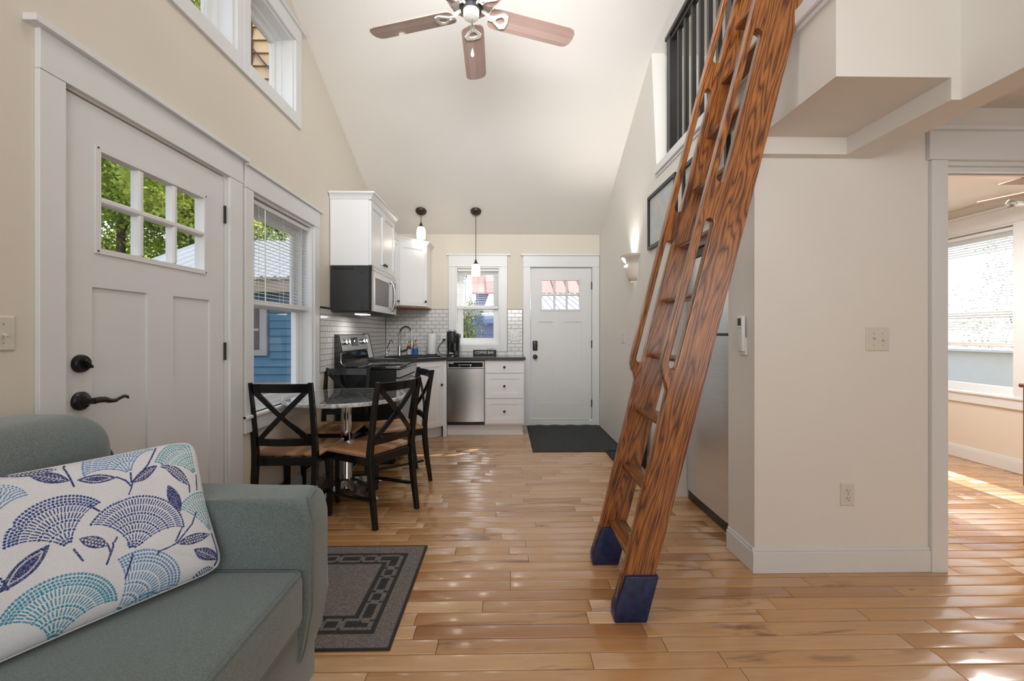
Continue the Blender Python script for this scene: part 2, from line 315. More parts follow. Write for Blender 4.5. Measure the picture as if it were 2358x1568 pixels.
# ------------------------------------------------------------------ mesh helpers
ROOT = {}
def root_loc(o):
    while o is not None:
        if o.name in ROOT: return ROOT[o.name]
        o = o.parent
    return Vector((0, 0, 0))
def thing(name, label, cat, loc=(0, 0, 0), group=None, rotz=0):
    o = bpy.data.objects.new(name, None); C.objects.link(o); o.location = loc; o.rotation_euler = (0, 0, rotz)
    o.empty_display_size = .05
    o['label'] = label; o['category'] = cat
    if group: o['group'] = group
    ROOT[o.name] = Vector(loc); return o
def sroot(name, loc=(0, 0, 0)):
    o = bpy.data.objects.new(name, None); C.objects.link(o); o.location = loc; o['kind'] = 'structure'; ROOT[o.name] = Vector(loc)
    o.empty_display_size = .05
    return o
I4 = Matrix.Identity(4)
class MB:
    def __init__(s, T=None): s.bm = bmesh.new(); s.T = T or I4
    def _x(s, vs, M=None):
        M = s.T @ M if M is not None else s.T
        for v in vs: v.co = M @ v.co
    def box(s, x0, x1, y0, y1, z0, z1, bev=0., seg=1, M=None):
        r = bmesh.ops.create_cube(s.bm, size=1); vs = r['verts']
        for v in vs: v.co = Vector(((x0+x1)/2+v.co.x*abs(x1-x0), (y0+y1)/2+v.co.y*abs(y1-y0), (z0+z1)/2+v.co.z*abs(z1-z0)))
        if bev > 0:
            es = list({e for v in vs for e in v.link_edges})
            bev = min(bev, .45*min(abs(x1-x0), abs(y1-y0), abs(z1-z0)))
            rr = bmesh.ops.bevel(s.bm, geom=es, offset=bev, segments=seg, profile=.5, affect='EDGES')
            vs = list({v for f in rr['faces'] for v in f.verts})
        s._x(vs, M); return s
    def bar(s, p0, p1, wx, wy, bev=0., up=(0, 0, 1)):
        # square bar between two points
        p0 = Vector(p0); p1 = Vector(p1); d = p1-p0; L = d.length; z = d.normalized(); u = Vector(up)
        if abs(z.dot(u)) > .98: u = Vector((0, 1, 0))
        x = u.cross(z).normalized(); y = z.cross(x)
        M = Matrix(((x.x, y.x, z.x, p0.x), (x.y, y.y, z.y, p0.y), (x.z, y.z, z.z, p0.z), (0, 0, 0, 1)))
        return s.box(-wx/2, wx/2, -wy/2, wy/2, 0, L, bev, M=M)
    def grid(s, rows, closed_u=False, closed_v=False, cap=False):
        V = [[s.bm.verts.new(s.T @ Vector(p)) for p in r] for r in rows]
        nr = len(V); nc = len(V[0])
        for i in range(nr if closed_v else nr-1):
            for j in range(nc if closed_u else nc-1):
                a, b, c, d = V[i][j], V[i][(j+1) % nc], V[(i+1) % nr][(j+1) % nc], V[(i+1) % nr][j]
                try: s.bm.faces.new((a, b, c, d))
                except Exception: pass
        if cap and closed_u:
            for r in (V[0][::-1], V[-1]):
                try: s.bm.faces.new(r)
                except Exception: pass
        return s
    def tube(s, pts, r, n=10, cap=True):
        pts = [Vector(p) for p in pts]; m = len(pts); rows = []
        rr = r if isinstance(r, (list, tuple)) else [r]*m
        t0 = (pts[1]-pts[0]).normalized(); up = Vector((0, 0, 1)) if abs(t0.z) < .9 else Vector((1, 0, 0))
        x = up.cross(t0).normalized()
        for i, p in enumerate(pts):
            t = (pts[min(i+1, m-1)]-pts[max(i-1, 0)]).normalized()
            x = (x-t*x.dot(t)).normalized(); y = t.cross(x)
            rows.append([p+x*math.cos(2*PI*k/n)*rr[i]+y*math.sin(2*PI*k/n)*rr[i] for k in range(n)])
        return s.grid(rows, closed_u=True, cap=cap)
    def lathe(s, prof, c=(0, 0, 0), n=24, axis='Z', cap=True):
        rows = []
        for r, h in prof:
            row = []
            for k in range(n):
                a = 2*PI*k/n; ca, sa = math.cos(a)*max(r, 1e-5), math.sin(a)*max(r, 1e-5)
                p = {'Z': (ca, sa, h), 'X': (h, ca, sa), 'Y': (sa, h, ca)}[axis]
                row.append((c[0]+p[0], c[1]+p[1], c[2]+p[2]))
            rows.append(row)
        return s.grid(rows, closed_u=True, cap=cap)
    def cells(s, u0, u1, z0, z1, n0, n1, holes):
        # slab in local (u, n, z) with rectangular holes
        us = sorted({u0, u1, *[min(max(h[k], u0), u1) for h in holes for k in (0, 1)]}); zs = sorted({z0, z1, *[min(max(h[k], z0), z1) for h in holes for k in (2, 3)]})
        def solid(i, j):
            if i < 0 or j < 0 or i >= len(us)-1 or j >= len(zs)-1: return False
            cu = (us[i]+us[i+1])/2; cz = (zs[j]+zs[j+1])/2
            return not any(h[0] < cu < h[1] and h[2] < cz < h[3] for h in holes)
        cache = {}
        def V(u, n, z):
            k = (u, n, z)
            if k not in cache: cache[k] = s.bm.verts.new(s.T @ Vector((u, n, z)))
            return cache[k]
        F = s.bm.faces.new
        for i in range(len(us)-1):
            for j in range(len(zs)-1):
                if not solid(i, j): continue
                a, b, c, d = us[i], us[i+1], zs[j], zs[j+1]
                F((V(a, n0, c), V(b, n0, c), V(b, n0, d), V(a, n0, d))); F((V(a, n1, c), V(a, n1, d), V(b, n1, d), V(b, n1, c)))
                if not solid(i-1, j): F((V(a, n0, c), V(a, n0, d), V(a, n1, d), V(a, n1, c)))
                if not solid(i+1, j): F((V(b, n0, c), V(b, n1, c), V(b, n1, d), V(b, n0, d)))
                if not solid(i, j-1): F((V(a, n0, c), V(a, n1, c), V(b, n1, c), V(b, n0, c)))
                if not solid(i, j+1): F((V(a, n0, d), V(b, n0, d), V(b, n1, d), V(a, n1, d)))
        return s
    def prism(s, poly, ax, d0, d1):
        # polygon in the two axes other than ax, extruded between d0 and d1
        def P(p, d):
            if ax == 'X': return (d, p[0], p[1])
            if ax == 'Y': return (p[0], d, p[1])
            return (p[0], p[1], d)
        a = [s.bm.verts.new(s.T @ Vector(P(p, d0))) for p in poly]; b = [s.bm.verts.new(s.T @ Vector(P(p, d1))) for p in poly]
        s.bm.faces.new(a); s.bm.faces.new(b[::-1]); n = len(poly)
        for i in range(n): s.bm.faces.new((a[i], b[i], b[(i+1) % n], a[(i+1) % n]))
        return s
    def cut(s, co, no):
        g = list(s.bm.verts)+list(s.bm.edges)+list(s.bm.faces)
        r = bmesh.ops.bisect_plane(s.bm, geom=g, plane_co=co, plane_no=no, clear_outer=True)
        es = [e for e in r['geom_cut'] if isinstance(e, bmesh.types.BMEdge)]
        try: bmesh.ops.holes_fill(s.bm, edges=es)
        except Exception: pass
        return s
    def build(s, name, mat, parent=None, kind=None, label=None, cat=None, group=None, angle=32, recalc=True, loc=None, keep=False):
        if recalc: bmesh.ops.recalc_face_normals(s.bm, faces=list(s.bm.faces))
        off = root_loc(parent) if parent else Vector(loc) if loc else Vector((0, 0, 0))
        for v in s.bm.verts: v.co -= off
        me = bpy.data.meshes.new(name); s.bm.to_mesh(me); s.bm.free()
        me.materials.append(mat)
        me.shade_smooth(); me.set_sharp_from_angle(angle=math.radians(angle))
        o = bpy.data.objects.new(name, me); C.objects.link(o)
        if parent: o.parent = parent
        elif loc: o.location = loc; ROOT[o.name] = Vector(loc)
        if kind: o['kind'] = kind
        if label: o['label'] = label
        if cat: o['category'] = cat
        if group: o['group'] = group
        return o
def copy_tree(o, parent=None):
    c = o.copy(); C.objects.link(c)
    if parent: c.parent = parent
    for ch in list(o.children): copy_tree(ch, c)
    return c
# local frames (u along wall, n into the room, z up)
def TLW(x0=-1.59): return Matrix(((0, 1, 0, x0), (1, 0, 0, 0), (0, 0, 1, 0), (0, 0, 0, 1)))
def TBW(y0=5.78): return Matrix(((1, 0, 0, 0), (0, -1, 0, y0), (0, 0, 1, 0), (0, 0, 0, 1)))
def TRW(x0=1.26): return Matrix(((0, -1, 0, x0), (1, 0, 0, 0), (0, 0, 1, 0), (0, 0, 0, 1)))
SLOPE = .459
def zc(y): return 2.538+SLOPE*(5.78-y)
CP = (Vector((0, 5.78, 2.538+.03)), Vector((0, SLOPE, 1)).normalized())

# ------------------------------------------------------------------ the shell
CR = (Vector((0, .3, zc(.3)+.03)), Vector((0, -SLOPE, 1)).normalized())
def roofcut(mb): mb.cut(*CP); mb.cut(*CR); return mb
ST = 'structure'
mb = MB(TLW()); mb.cells(-3, 5.95, -.06, 5.3, -.17, 0, [(1.582, 2.51, -.06, 2.112), (2.745, 3.62, .70, 2.109), (2.0, 2.577, 2.886, 3.43), (2.714, 3.293, 2.886, 3.43)])
wall_left = roofcut(mb).build('wall_left', WALL, kind=ST)
mb = MB(TBW()); mb.cells(-1.76, 4.66, -.06, 5.3, -.17, 0, [(-.655, -.067, 1.07, 2.105), (.335, 1.16, .0, 2.1)])
wall_back = roofcut(mb).build('wall_back', WALL, kind=ST)
# right kitchen wall: low part, then the slightly leaning high part beyond the loft opening, and the header over the fridge
mb = MB(TRW()); mb.cells(2.20, 5.78, 0, 2.52, -.11, 0, [(2.46, 3.225, 0, 1.86), (2.0, 2.46, 0, 2.2)]); wr = mb.build('wall_right', RWALL, kind=ST)
mb = MB(TRW()); mb.cells(3.585, 5.78, 2.52, 5.3, -.11, 0, []); roofcut(mb)
for v in mb.bm.verts: v.co.x -= .044*(v.co.z-2.52)
wall_right_upper = mb.build('wall_right_upper', RWALL, kind=ST)
mb = MB(); mb.cells(-1.76, 4.66, -.06, 5.3, -3.12, -3.0, []); wall_rear = roofcut(mb).build('wall_rear', WALL, kind=ST)
mb = MB(); mb.prism([(5.95, zc(5.95)), (.3, zc(.3)), (-3.12, zc(.3)-SLOPE*3.42), (-3.12, zc(.3)-SLOPE*3.42+.12), (.3, zc(.3)+.14), (5.95, zc(5.95)+.12)], 'X', -1.76, 4.66)
ceiling = mb.build('ceiling', CEIL, kind=ST)
# wall facing the camera with the bedroom doorway; alcove walls
mb = MB(); mb.cells(1.275, 4.66, 0, 2.62, 2.20, 2.32, [(1.30, 2.256, -1, -.5), (2.256, 3.12, -1, 2.107)]); wall_front = mb.build('wall_front', RWALL, kind=ST)
mb = MB(); mb.box(1.275, 1.33, 2.32, 2.46, 0, 2.2); mb.box(1.33, 2.12, 2.36, 2.46, 0, 2.2); mb.box(1.37, 2.12, 3.225, 3.32, 0, 2.2); mb.box(2.05, 2.15, 2.46, 3.225, 0, 2.2)
wall_alcove = mb.build('wall_alcove', RWALL, kind=ST)
# loft floor structure
mb = MB(); mb.box(1.265, 1.75, 1.64, 2.2, 2.203, 2.52); mb.box(1.27, 4.66, 2.2, 3.60, 2.52, 2.60); mb.box(1.37, 4.66, 2.32, 5.78, 2.44, 2.52)
loft_floor = mb.build('ceiling_loft_underside', RWALL, kind=ST)
mb = MB(); mb.box(1.75, 1.88, -3, 2.2, 2.118, 2.62); mb.box(1.713, 1.75, 1.64, 2.2, 2.118, 2.203); mb.box(1.275, 1.713, 2.149, 2.2, 2.118, 2.203)
mb.build('trim_1', RWALL, kind=ST)                        # beam and soffit
mb = MB(); mb.cells(-3, 1.64, 2.62, 5.3, 0, .13, []);
for v in mb.bm.verts: v.co = Vector((1.75+v.co.y, v.co.x, v.co.z))
roofcut(mb).build('wall_loft_side', WALL, kind=ST)
mb = MB(); mb.box(1.88, 4.66, -3, 2.2, 2.383, 2.45); mb.build('ceiling_hall', RWALL, kind=ST)
mb = MB(); mb.cells(1.30, 4.66, 2.60, 5.3, 3.60, 3.70, []); roofcut(mb).build('wall_loft_back', RWALL, kind=ST)
mb = MB(); mb.cells(-3, 2.20, -.06, 2.4, 3.6, 3.7, []);
for v in mb.bm.verts: v.co = Vector((v.co.y, v.co.x, v.co.z))
mb.build('wall_hall', RWALL, kind=ST)
mb = MB(); mb.box(4.56, 4.66, -3, 3.7, 2.52, 4.9); roofcut(mb).build('wall_loft_end', RWALL, kind=ST)
# ledge cap along the loft edge
mb = MB(); mb.box(1.238, 1.33, 1.60, 3.585, 2.535, 2.605, .006); mb.box(1.252, 1.30, 1.60, 3.585, 2.512, 2.535, .003)
mb.build('trim_2', TRIM, kind=ST)
# bedroom shell
mb = MB(Matrix(((0, -1, 0, 4.48), (1, 0, 0, 0), (0, 0, 1, 0), (0, 0, 0, 1)))); mb.cells(2.32, 5.78, -.06, 3.0, -.17, 0, [(3.742, 5.05, .644, 2.20)])
mb.build('wall_bedroom_right', WALL, kind=ST)
mb = MB(); mb.box(2.12, 2.2, 2.32, 5.78, 0, 2.45); mb.build('wall_bedroom_left', RWALL, kind=ST)
mb = MB()
def bz(x, y): return 2.424+.30*(y-3.68)+.15*(4.48-x)
q = [(2.2, 2.30), (4.48, 2.30), (4.48, 5.0), (2.2, 5.0)]
lo = [mb.bm.verts.new((x, y, min(bz(x, y), 9))) for x, y in q]; hi = [mb.bm.verts.new((x, y, bz(x, y)+.04)) for x, y in q]
mb.bm.faces.new(lo); mb.bm.faces.new(hi[::-1])
for i in range(4): mb.bm.faces.new((lo[i], hi[i], hi[(i+1) % 4], lo[(i+1) % 4]))
mb.build('ceiling_bedroom', RWALL, kind=ST)
mb = MB(); mb.box(2.2, 4.48, 5.0, 5.1, 0, 3.2); mb.build('wall_bedroom_back', WALL, kind=ST)

# baseboards
def baseb(mb, x0, x1, y0, y1, h=.122):
    mb.box(x0, x1, y0, y1, 0, h-.014, .001)
def bboard(name, segs):
    mb = MB()
    for (x0, y0, x1, y1, nx, ny) in segs:   # along a line, thickness towards n
        t = .015; t2 = .008
        for tt, za, zb in ((t, 0, .108), (t2, .108, .124)):
            xa, xb = sorted((x0, x1+nx*tt)) if x0 == x1 else sorted((x0, x1)); ya, yb = sorted((y0, y1+ny*tt)) if y0 == y1 else sorted((y0, y1))
            mb.box(xa, xb, ya, yb, za, zb, .002)
    return mb.build(name, TRIM, kind=ST)
bboard('baseboard_front', [(1.26, 2.2, 2.178, 2.2, 0, -1)])
bboard('baseboard_stub', [(1.275, 2.2, 1.275, 2.455, -1, 0)])
bboard('baseboard_right', [(1.26, 3.225, 1.26, 3.86, -1, 0)])
bboard('baseboard_left', [(-1.59, 2.64, -1.59, 4.04, 1, 0), (-1.59, -3, -1.59, 1.49, 1, 0)])
bboard('baseboard_bedroom', [(4.48, 2.32, 4.48, 5.0, -1, 0)])

# ------------------------------------------------------------------ floor of single planks
floor = MB().box(-1.76, 4.66, -3.1, 5.95, -.08, -.012).build('floor', SLOT, kind=ST)
PW = .0826
def plank_geo(bm, x0, x1, y0, y1, tone, layer):
    g = .0009; top = 0.0
    prof = [(0, -.011), (0, -.0012), (.06, -.0002), (.3, .0001), (.5, .00018), (.7, .0001), (.94, -.0002), (1, -.0012), (1, -.011)]
    tilt = R.uniform(-.00012, .00012)
    a = []; b = []
    for t, z in prof:
        y = y0+g+(y1-y0-2*g)*t; zz = z+tilt*(t-.5)
        a.append(bm.verts.new((x0+g, y, zz-(.0006 if z > -.01 else 0)))); b.append(bm.verts.new((x1-g, y, zz-(.0006 if z > -.01 else 0))))
    a2 = []; b2 = []
    for (t, z) in prof:
        y = y0+g+(y1-y0-2*g)*t; zz = z+tilt*(t-.5)
        a2.append(bm.verts.new((x0+g+.002, y, zz))); b2.append(bm.verts.new((x1-g-.002, y, zz)))
    n = len(prof); fs = []
    for i in range(n-1):
        fs += [bm.faces.new((a2[i], b2[i], b2[i+1], a2[i+1])), bm.faces.new((a[i], a2[i], a2[i+1], a[i+1])), bm.faces.new((b2[i], b[i], b[i+1], b2[i+1]))]
    for f in fs:
        for l in f.loops: l[layer] = tone
        f.smooth = True
def tone():
    r = R.random()
    t = R.uniform(.62, .92) if r < .66 else R.uniform(.38, .65) if r < .95 else R.uniform(.12, .3)
    return (t, R.random(), 1. if R.random() < .35 else R.uniform(0, .35), 1)
def plank_obj(lst, name, kind=None):
    bm = bmesh.new(); layer = bm.loops.layers.float_color.new('tint')
    for p in lst: plank_geo(bm, *p, layer)
    me = bpy.data.meshes.new(name); bm.to_mesh(me); bm.free(); me.materials.append(PLANK)
    o = bpy.data.objects.new(name, me); C.objects.link(o); o.parent = floor
    if kind: o['kind'] = kind
    return o
rows = []
y = 1.6576-4*PW*14; y0 = 1.6576-PW*56
rest = []; nobj = 0
k = 0
while True:
    ya = y0+k*PW; yb = ya+PW; k += 1
    if ya > 5.78: break
    if ya < -3: continue
    yb = min(yb, 5.78)
    x = -1.59-R.uniform(0, .8)
    xmax = 4.48 if ya > 2.2 else 3.6
    while x < xmax:
        L = R.choice([R.uniform(.28, .6), R.uniform(.5, 1.0), R.uniform(.8, 1.4)])
        xa = max(x, -1.59); xb = min(x+L, xmax)
        if xb-xa > .03:
            t = (xa, xb, ya, yb, tone())
            vis = 1.48 < ya < 3.45 and xa < 1.25*yb+.1 and not (xa > 1.30 and 2.25 < ya and xb < 2.3)
            if vis and nobj < 296 and xb > -1.0*yb: plank_obj([t], 'plank'); nobj += 1
            else: rest.append(t)
        x += L
plank_obj(rest, 'distant_planks', 'stuff')

# ------------------------------------------------------------------ windows
def casing(T, parent, u0, u1, z0, z1, wl, wr_, hh, capx=(.03, .03), bottom='stool', th=.018, capn=.035):
    if wl: MB(T).box(u0-wl, u0, 0, th, z0-(.09 if bottom == 'frame' else 0), z1, .0015).build('side_casing', TRIM, parent)
    if wr_: MB(T).box(u1, u1+wr_, 0, th, z0-(.09 if bottom == 'frame' else 0), z1, .0015).build('side_casing', TRIM, parent)
    MB(T).box(u0-wl, u1+wr_, 0, th+.002, z1+.001, z1+hh, .0015).build('head_casing', TRIM, parent)
    MB(T).box(u0-wl-capx[0], u1+wr_+capx[1], 0, capn, z1+hh, z1+hh+.022, .002).build('head_cap', TRIM, parent)
    if bottom == 'stool':
        MB(T).box(u0-wl-.0, u1+wr_+.0, -.03, .032, z0-.004, z0+.018, .004).build('window_stool', TRIM, parent)
        MB(T).box(u0-wl, u1+wr_, 0, th, z0-.09, z0-.004, .002).build('apron', TRIM, parent)
    else:
        MB(T).box(u0, u1, 0, th, z0-.09, z0, .0015).build('bottom_casing', TRIM, parent)
def window(n, T, u0, u1, z0, z1, hung=True, mid=None):
    r = sroot('window_%d' % n)
    # jamb liner
    mb = MB(T); a = .018; mb.cells(u0, u1, z0, z1, -.165, -.001, [(u0+a, u1-a, z0+a, z1-a)]); mb.build('jamb', TRIM, r)
    mb = MB(T); b = .040; mb.cells(u0+a, u1-a, z0+a, z1-a, -.16, -.075, [(u0+b, u1-b, z0+b, z1-b)]); mb.build('window_frame', VINYL, r)
    def sash(za, zb, na, nb):
        s = .042; mb = MB(T); mb.cells(u0+b, u1-b, za, zb, na, nb, [(u0+b+s, u1-b-s, za+s, zb-s)]); o = mb.build('sash', VINYL, r)
        m2 = MB(T); m2.cells(u0+b+s, u1-b-s, za+s, zb-s, (na+nb)/2-.006, (na+nb)/2+.006, [(u0+b+s+.008, u1-b-s-.008, za+s+.008, zb-s-.008)]); m2.build('glazing_bead', VINYL, o)
        MB(T).box(u0+b+s, u1-b-s, (na+nb)/2-.002, (na+nb)/2+.002, za+s, zb-s).build('glass_pane', GLASS, o)
        return o
    if hung:
        m_ = mid or (z0+z1)/2
        sash(z0+b, m_+.02, -.115, -.085); sash(m_-.02, z1-b, -.152, -.122)
    else: sash(z0+b, z1-b, -.14, -.105)
    return r
T = TLW()
w1 = window(1, T, 2.745, 3.62, .70, 2.109, mid=1.42); casing(T, w1, 2.745, 3.62, .70, 2.109, .085, .092, .135, (0, .04))
w2 = window(3, T, 2.0, 2.577, 2.886, 3.43, hung=False); casing(T, w2, 2.0, 2.577, 2.886, 3.43, .09, .0685, .115, (.03, 0), 'frame')
w3 = window(4, T, 2.714, 3.293, 2.886, 3.43, hung=False); casing(T, w3, 2.714, 3.293, 2.886, 3.43, .0685, .09, .115, (0, .045), 'frame')
TB = TBW()
w4 = window(2, TB, -.655, -.067, 1.07, 2.105, mid=1.57); casing(TB, w4, -.655, -.067, 1.07, 2.105, .092, .094, .15, (.03, .045), 'frame')
TBR = Matrix(((0, -1, 0, 4.48), (1, 0, 0, 0), (0, 0, 1, 0), (0, 0, 0, 1)))
w5 = window(5, TBR, 3.742, 5.05, .644, 2.20, mid=1.40); casing(TBR, w5, 3.742, 5.05, .644, 2.20, .1, .1, .135)

# blinds
def blind(name, label, T, u0, u1, ztop, zbot, tapes, rot=-12, depth=.026, wand=None, pitch=.024, group=None):
    o0 = T @ Vector(((u0+u1)/2, -.035, zbot)); r = thing(name, label, 'blind', tuple(o0))
    MB(T).box(u0, u1, -.062, -.022, ztop-.030, ztop, .002).build('headrail', BLINDM, r)
    n = int((ztop-.035-zbot-.03)/pitch); zs = [ztop-.045-i*pitch for i in range(n)]
    first = None
    for z in zs:
        if first is None:
            mb = MB(T); a = math.radians(rot); rows = []
            for uu in (u0+.004, u1-.004):
                row = []
                for tt, zz in ((-.5, 0), (-.17, .0022), (.17, .0022), (.5, 0), (.5, -.0008), (-.5, -.0008)):
                    row.append((uu, -.042+tt*depth*math.cos(a)-zz*math.sin(a), z+tt*depth*math.sin(a)+zz*math.cos(a)))
                rows.append(row)
            mb.grid(rows, closed_u=True, cap=True); first = mb.build('slat', BLINDM, r, angle=50); z0 = z
        else:
            c = first.copy(); C.objects.link(c); c.parent = r; c.location = (0, 0, z-z0)
    MB(T).box(u0+.002, u1-.002, -.056, -.026, zbot, zbot+.02, .004).build('bottom_rail', BLINDM, r)
    zz = zbot+.02
    MB(T).box(u0+.002, u1-.002, -.054, -.028, zz, zz+.016, .003).build('stacked_slats', BLINDM, r)
    for t in tapes:
        MB(T).box(t-.0015, t+.0015, -.0565, -.0555, zbot, ztop-.02).build('ladder_cord', BLINDM, r)
        MB(T).box(t-.0015, t+.0015, -.0285, -.0275, zbot, ztop-.02).build('ladder_cord', BLINDM, r)
    if wand: MB(T).tube([(wand, -.014, ztop-.04), (wand, -.012, ztop-.66)], .004, 8).build('tilt_wand', WPLAST, r)
    return r
blind('window_blind', 'white slatted blind, half lowered in the large window beside the front door', T, 2.768, 3.598, 2.085, 1.405, (2.88, 3.2, 3.48), wand=2.93)
blind('window_blind', 'white slatted blind, half lowered in the small window above the kitchen counter', TB, -.634, -.088, 2.082, 1.548, (-.55, -.36, -.17), wand=-.53)
blind('window_blind', 'wide white blind in the sunlit bedroom window beyond the doorway', TBR, 3.765, 5.027, 2.17, 1.10, (3.95, 4.4, 4.85), rot=-24)

# ------------------------------------------------------------------ doors
def door(n, T, u0, u1, z0, z1, lites, panels, nslab, hinge_side, hinge_z):
    r = sroot('door_%d' % n)
    lu0, lu1, lz0, lz1, cols, rws = lites
    mb = MB(T); mb.cells(u0, u1, z0, z1, nslab-.045, nslab, [(lu0, lu1, lz0, lz1)]+panels)
    slab = mb.build('door_slab', DOORW, r)
    for p in panels:
        mb = MB(T); mb.box(p[0], p[1], nslab-.035, nslab-.010, p[2], p[3]); mb.build('door_panel', DOORW, r)
    # light frame
    mb = MB(T); e = .022; mb.cells(lu0-e, lu1+e, lz0-e, lz1+e, nslab, nslab+.007, [(lu0, lu1, lz0, lz1)]); mb.build('light_frame', DOORW, slab)
    cw = (lu1-lu0); ch = (lz1-lz0); m_ = .028
    for i in range(1, cols):
        u = lu0+cw*i/cols; MB(T).box(u-m_/2, u+m_/2, nslab-.04, nslab+.004, lz0, lz1, .007).build('muntin', DOORW, slab)
    for j in range(1, rws):
        z = lz0+ch*j/rws; MB(T).box(lu0, lu1, nslab-.04, nslab+.006, z-m_/2, z+m_/2, .008).build('muntin', DOORW, slab)
    for i in range(cols):
        for j in range(rws):
            MB(T).box(lu0+cw*i/cols, lu0+cw*(i+1)/cols, nslab-.024, nslab-.020, lz0+ch*j/rws, lz0+ch*(j+1)/rws).build('glass_pane', GLASS, slab)
    mb = MB(T)
    for u, z in ((lu0-.012, lz0-.012), (lu1+.012, lz0-.012), (lu0-.012, lz1+.012), (lu1+.012, lz1+.012)):
        mb.lathe([(.004, nslab+.006), (.004, nslab+.0085), (0, nslab+.0085)], (u, 0, z), 8, 'Y')
    mb.build('screw_cover', SLOT, slab)
    for hz in hinge_z:
        mb = MB(T); u = u1+.004 if hinge_side > 0 else u0-.004
        mb.lathe([(.0065, hz-.05), (.0065, hz+.05)], (u, nslab+.006, 0), 10); mb.box(u-.004, u+.012, nslab-.003, nslab+.002, hz-.05, hz+.05); mb.build('hinge', BLKMET, r)
    # jambs
    mb = MB(T); j = .012
    mb.box(u0-.016-j, u0-.006, -.165, -.002, z0-.02, z1+.01); mb.box(u1+.006, u1+.016+j, -.165, -.002, z0-.02, z1+.01); mb.box(u0-.016-j, u1+.016+j, -.165, -.002, z1+.006, z1+.024)
    mb.build('door_jamb', TRIM, r)
    return r, slab
# front door on the left wall
d1, sl1 = door(1, TLW(), 1.590, 2.488, .02, 2.105, (1.735, 2.322, 1.555, 1.935, 3, 2), [(1.705, 1.965, .30, 1.40), (2.115, 2.375, .30, 1.40)], -.006, 1, (1.895, 1.12, .30))
casing(TLW(), d1, 1.570, 2.524, .0, 2.118, .086, .106, .145, (.045, .0), bottom='none') if False else None
for nm, b_ in (('side_casing', (1.492, 1.582, 0, .018, 0, 2.118)), ('side_casing', (2.513, 2.632, 0, .018, 0, 2.118)), ('head_casing', (1.492, 2.632, 0, .020, 2.119, 2.255)), ('head_cap', (1.455, 2.660, 0, .045, 2.255, 2.279))):
    MB(TLW()).box(*b_, .0015).build(nm, TRIM, d1)
MB(TLW()).box(1.56, 2.53, -.17, .0, -.0, .022).build('threshold', BRONZE, d1)
def rosette(T, u, n, z, r_, parent, name='rosette'):
    MB(T).lathe([(r_, n), (r_, n+.006), (r_*.86, n+.011), (r_*.6, n+.014), (0, n+.015)], (u, 0, z), 28, 'Y').build(name, BLKMET, parent)
# deadbolt with thumb turn
mb = MB(TLW()); mb.lathe([(.034, -.006), (.034, .004), (.029, .012), (.0, .014)], (1.655, 0, 1.107), 28, 'Y'); db = mb.build('deadbolt', BLKMET, d1)
mb = MB(TLW()); mb.bar((1.645, .02, 1.122), (1.668, .026, 1.090), .010, .022, .003, up=(0, 1, 0)); mb.build('thumb_turn', BLKMET, db)
mb = MB(TLW()); mb.lathe([(.035, -.006), (.035, .004), (.030, .010), (.016, .014), (.012, .035), (.012, .052), (0, .054)], (1.655, 0, .967), 28, 'Y'); lv = mb.build('lever_handle', BLKMET, d1)
mb = MB(TLW()); pts = [(1.655, .045, .967), (1.675, .047, .968), (1.70, .047, .966), (1.72, .047, .958), (1.745, .047, .955), (1.765, .047, .962), (1.785, .047, .967), (1.80, .046, .963), (1.807, .045, .955)]
mb.tube(pts, [.012, .012, .0115, .0095, .0075, .006, .0065, .006, .003], 12); mb.build('lever', BLKMET, lv)
# back door on the far wall
d2, sl2 = door(2, TBW(), .345, 1.152, .07, 2.094, (.492, .992, 1.545, 1.93, 3, 2), [(.445, .637, .29, 1.376), (.803, 1.018, .29, 1.376)], -.006, 1, (1.86, 1.08, .29))
for nm, b_ in (('side_casing', (.242, .334, 0, .018, 0, 2.105)), ('side_casing', (1.165, 1.256, 0, .018, 0, 2.105)), ('head_casing', (.242, 1.256, 0, .020, 2.106, 2.255)), ('head_cap', (.208, 1.258, 0, .04, 2.255, 2.277)), ('sill', (.242, 1.256, 0, .02, 0, .062))):
    MB(TBW()).box(*b_, .0015).build(nm, TRIM, d2)
mb = MB(TBW()); mb.box(.368, .432, -.006, .022, .995, 1.125, .012, 3); lk = mb.build('keypad_lock', BLKMET, d2)
MB(TBW()).box(.385, .415, .022, .0245, 1.005, 1.06, .002).build('lock_cover', SLOT, lk)
mb = MB(TBW()); mb.lathe([(.030, -.006), (.030, .004), (.020, .01), (.012, .025), (.026, .035), (.030, .048), (.022, .058), (0, .060)], (.400, 0, .912), 24, 'Y'); mb.build('door_knob', BLKMET, d2)
MB(TBW()).box(.334, .338, -.01, -.004, .99, 1.02).build('strike_plate', BLKMET, d2)
# bedroom doorway
d3 = sroot('door_3')
for nm, b_ in (('side_casing', (2.178, 2.262, 2.180, 2.20, 0, 2.107)), ('side_casing', (3.114, 3.20, 2.180, 2.20, 0, 2.107)), ('head_casing', (2.165, 3.21, 2.178, 2.20, 2.108, 2.255)), ('head_cap', (2.135, 3.24, 2.16, 2.20, 2.255, 2.277)),
                ('jamb', (2.256, 2.276, 2.20, 2.32, 0, 2.107)), ('jamb', (3.10, 3.12, 2.20, 2.32, 0, 2.107)), ('head_jamb', (2.276, 3.10, 2.20, 2.32, 2.087, 2.107)), ('door_track', (2.276, 3.10, 2.225, 2.245, 2.062, 2.087)), ('door_track', (2.276, 3.10, 2.275, 2.295, 2.062, 2.087))):
    MB().box(*b_, .0015).build(nm, TRIM, d3)

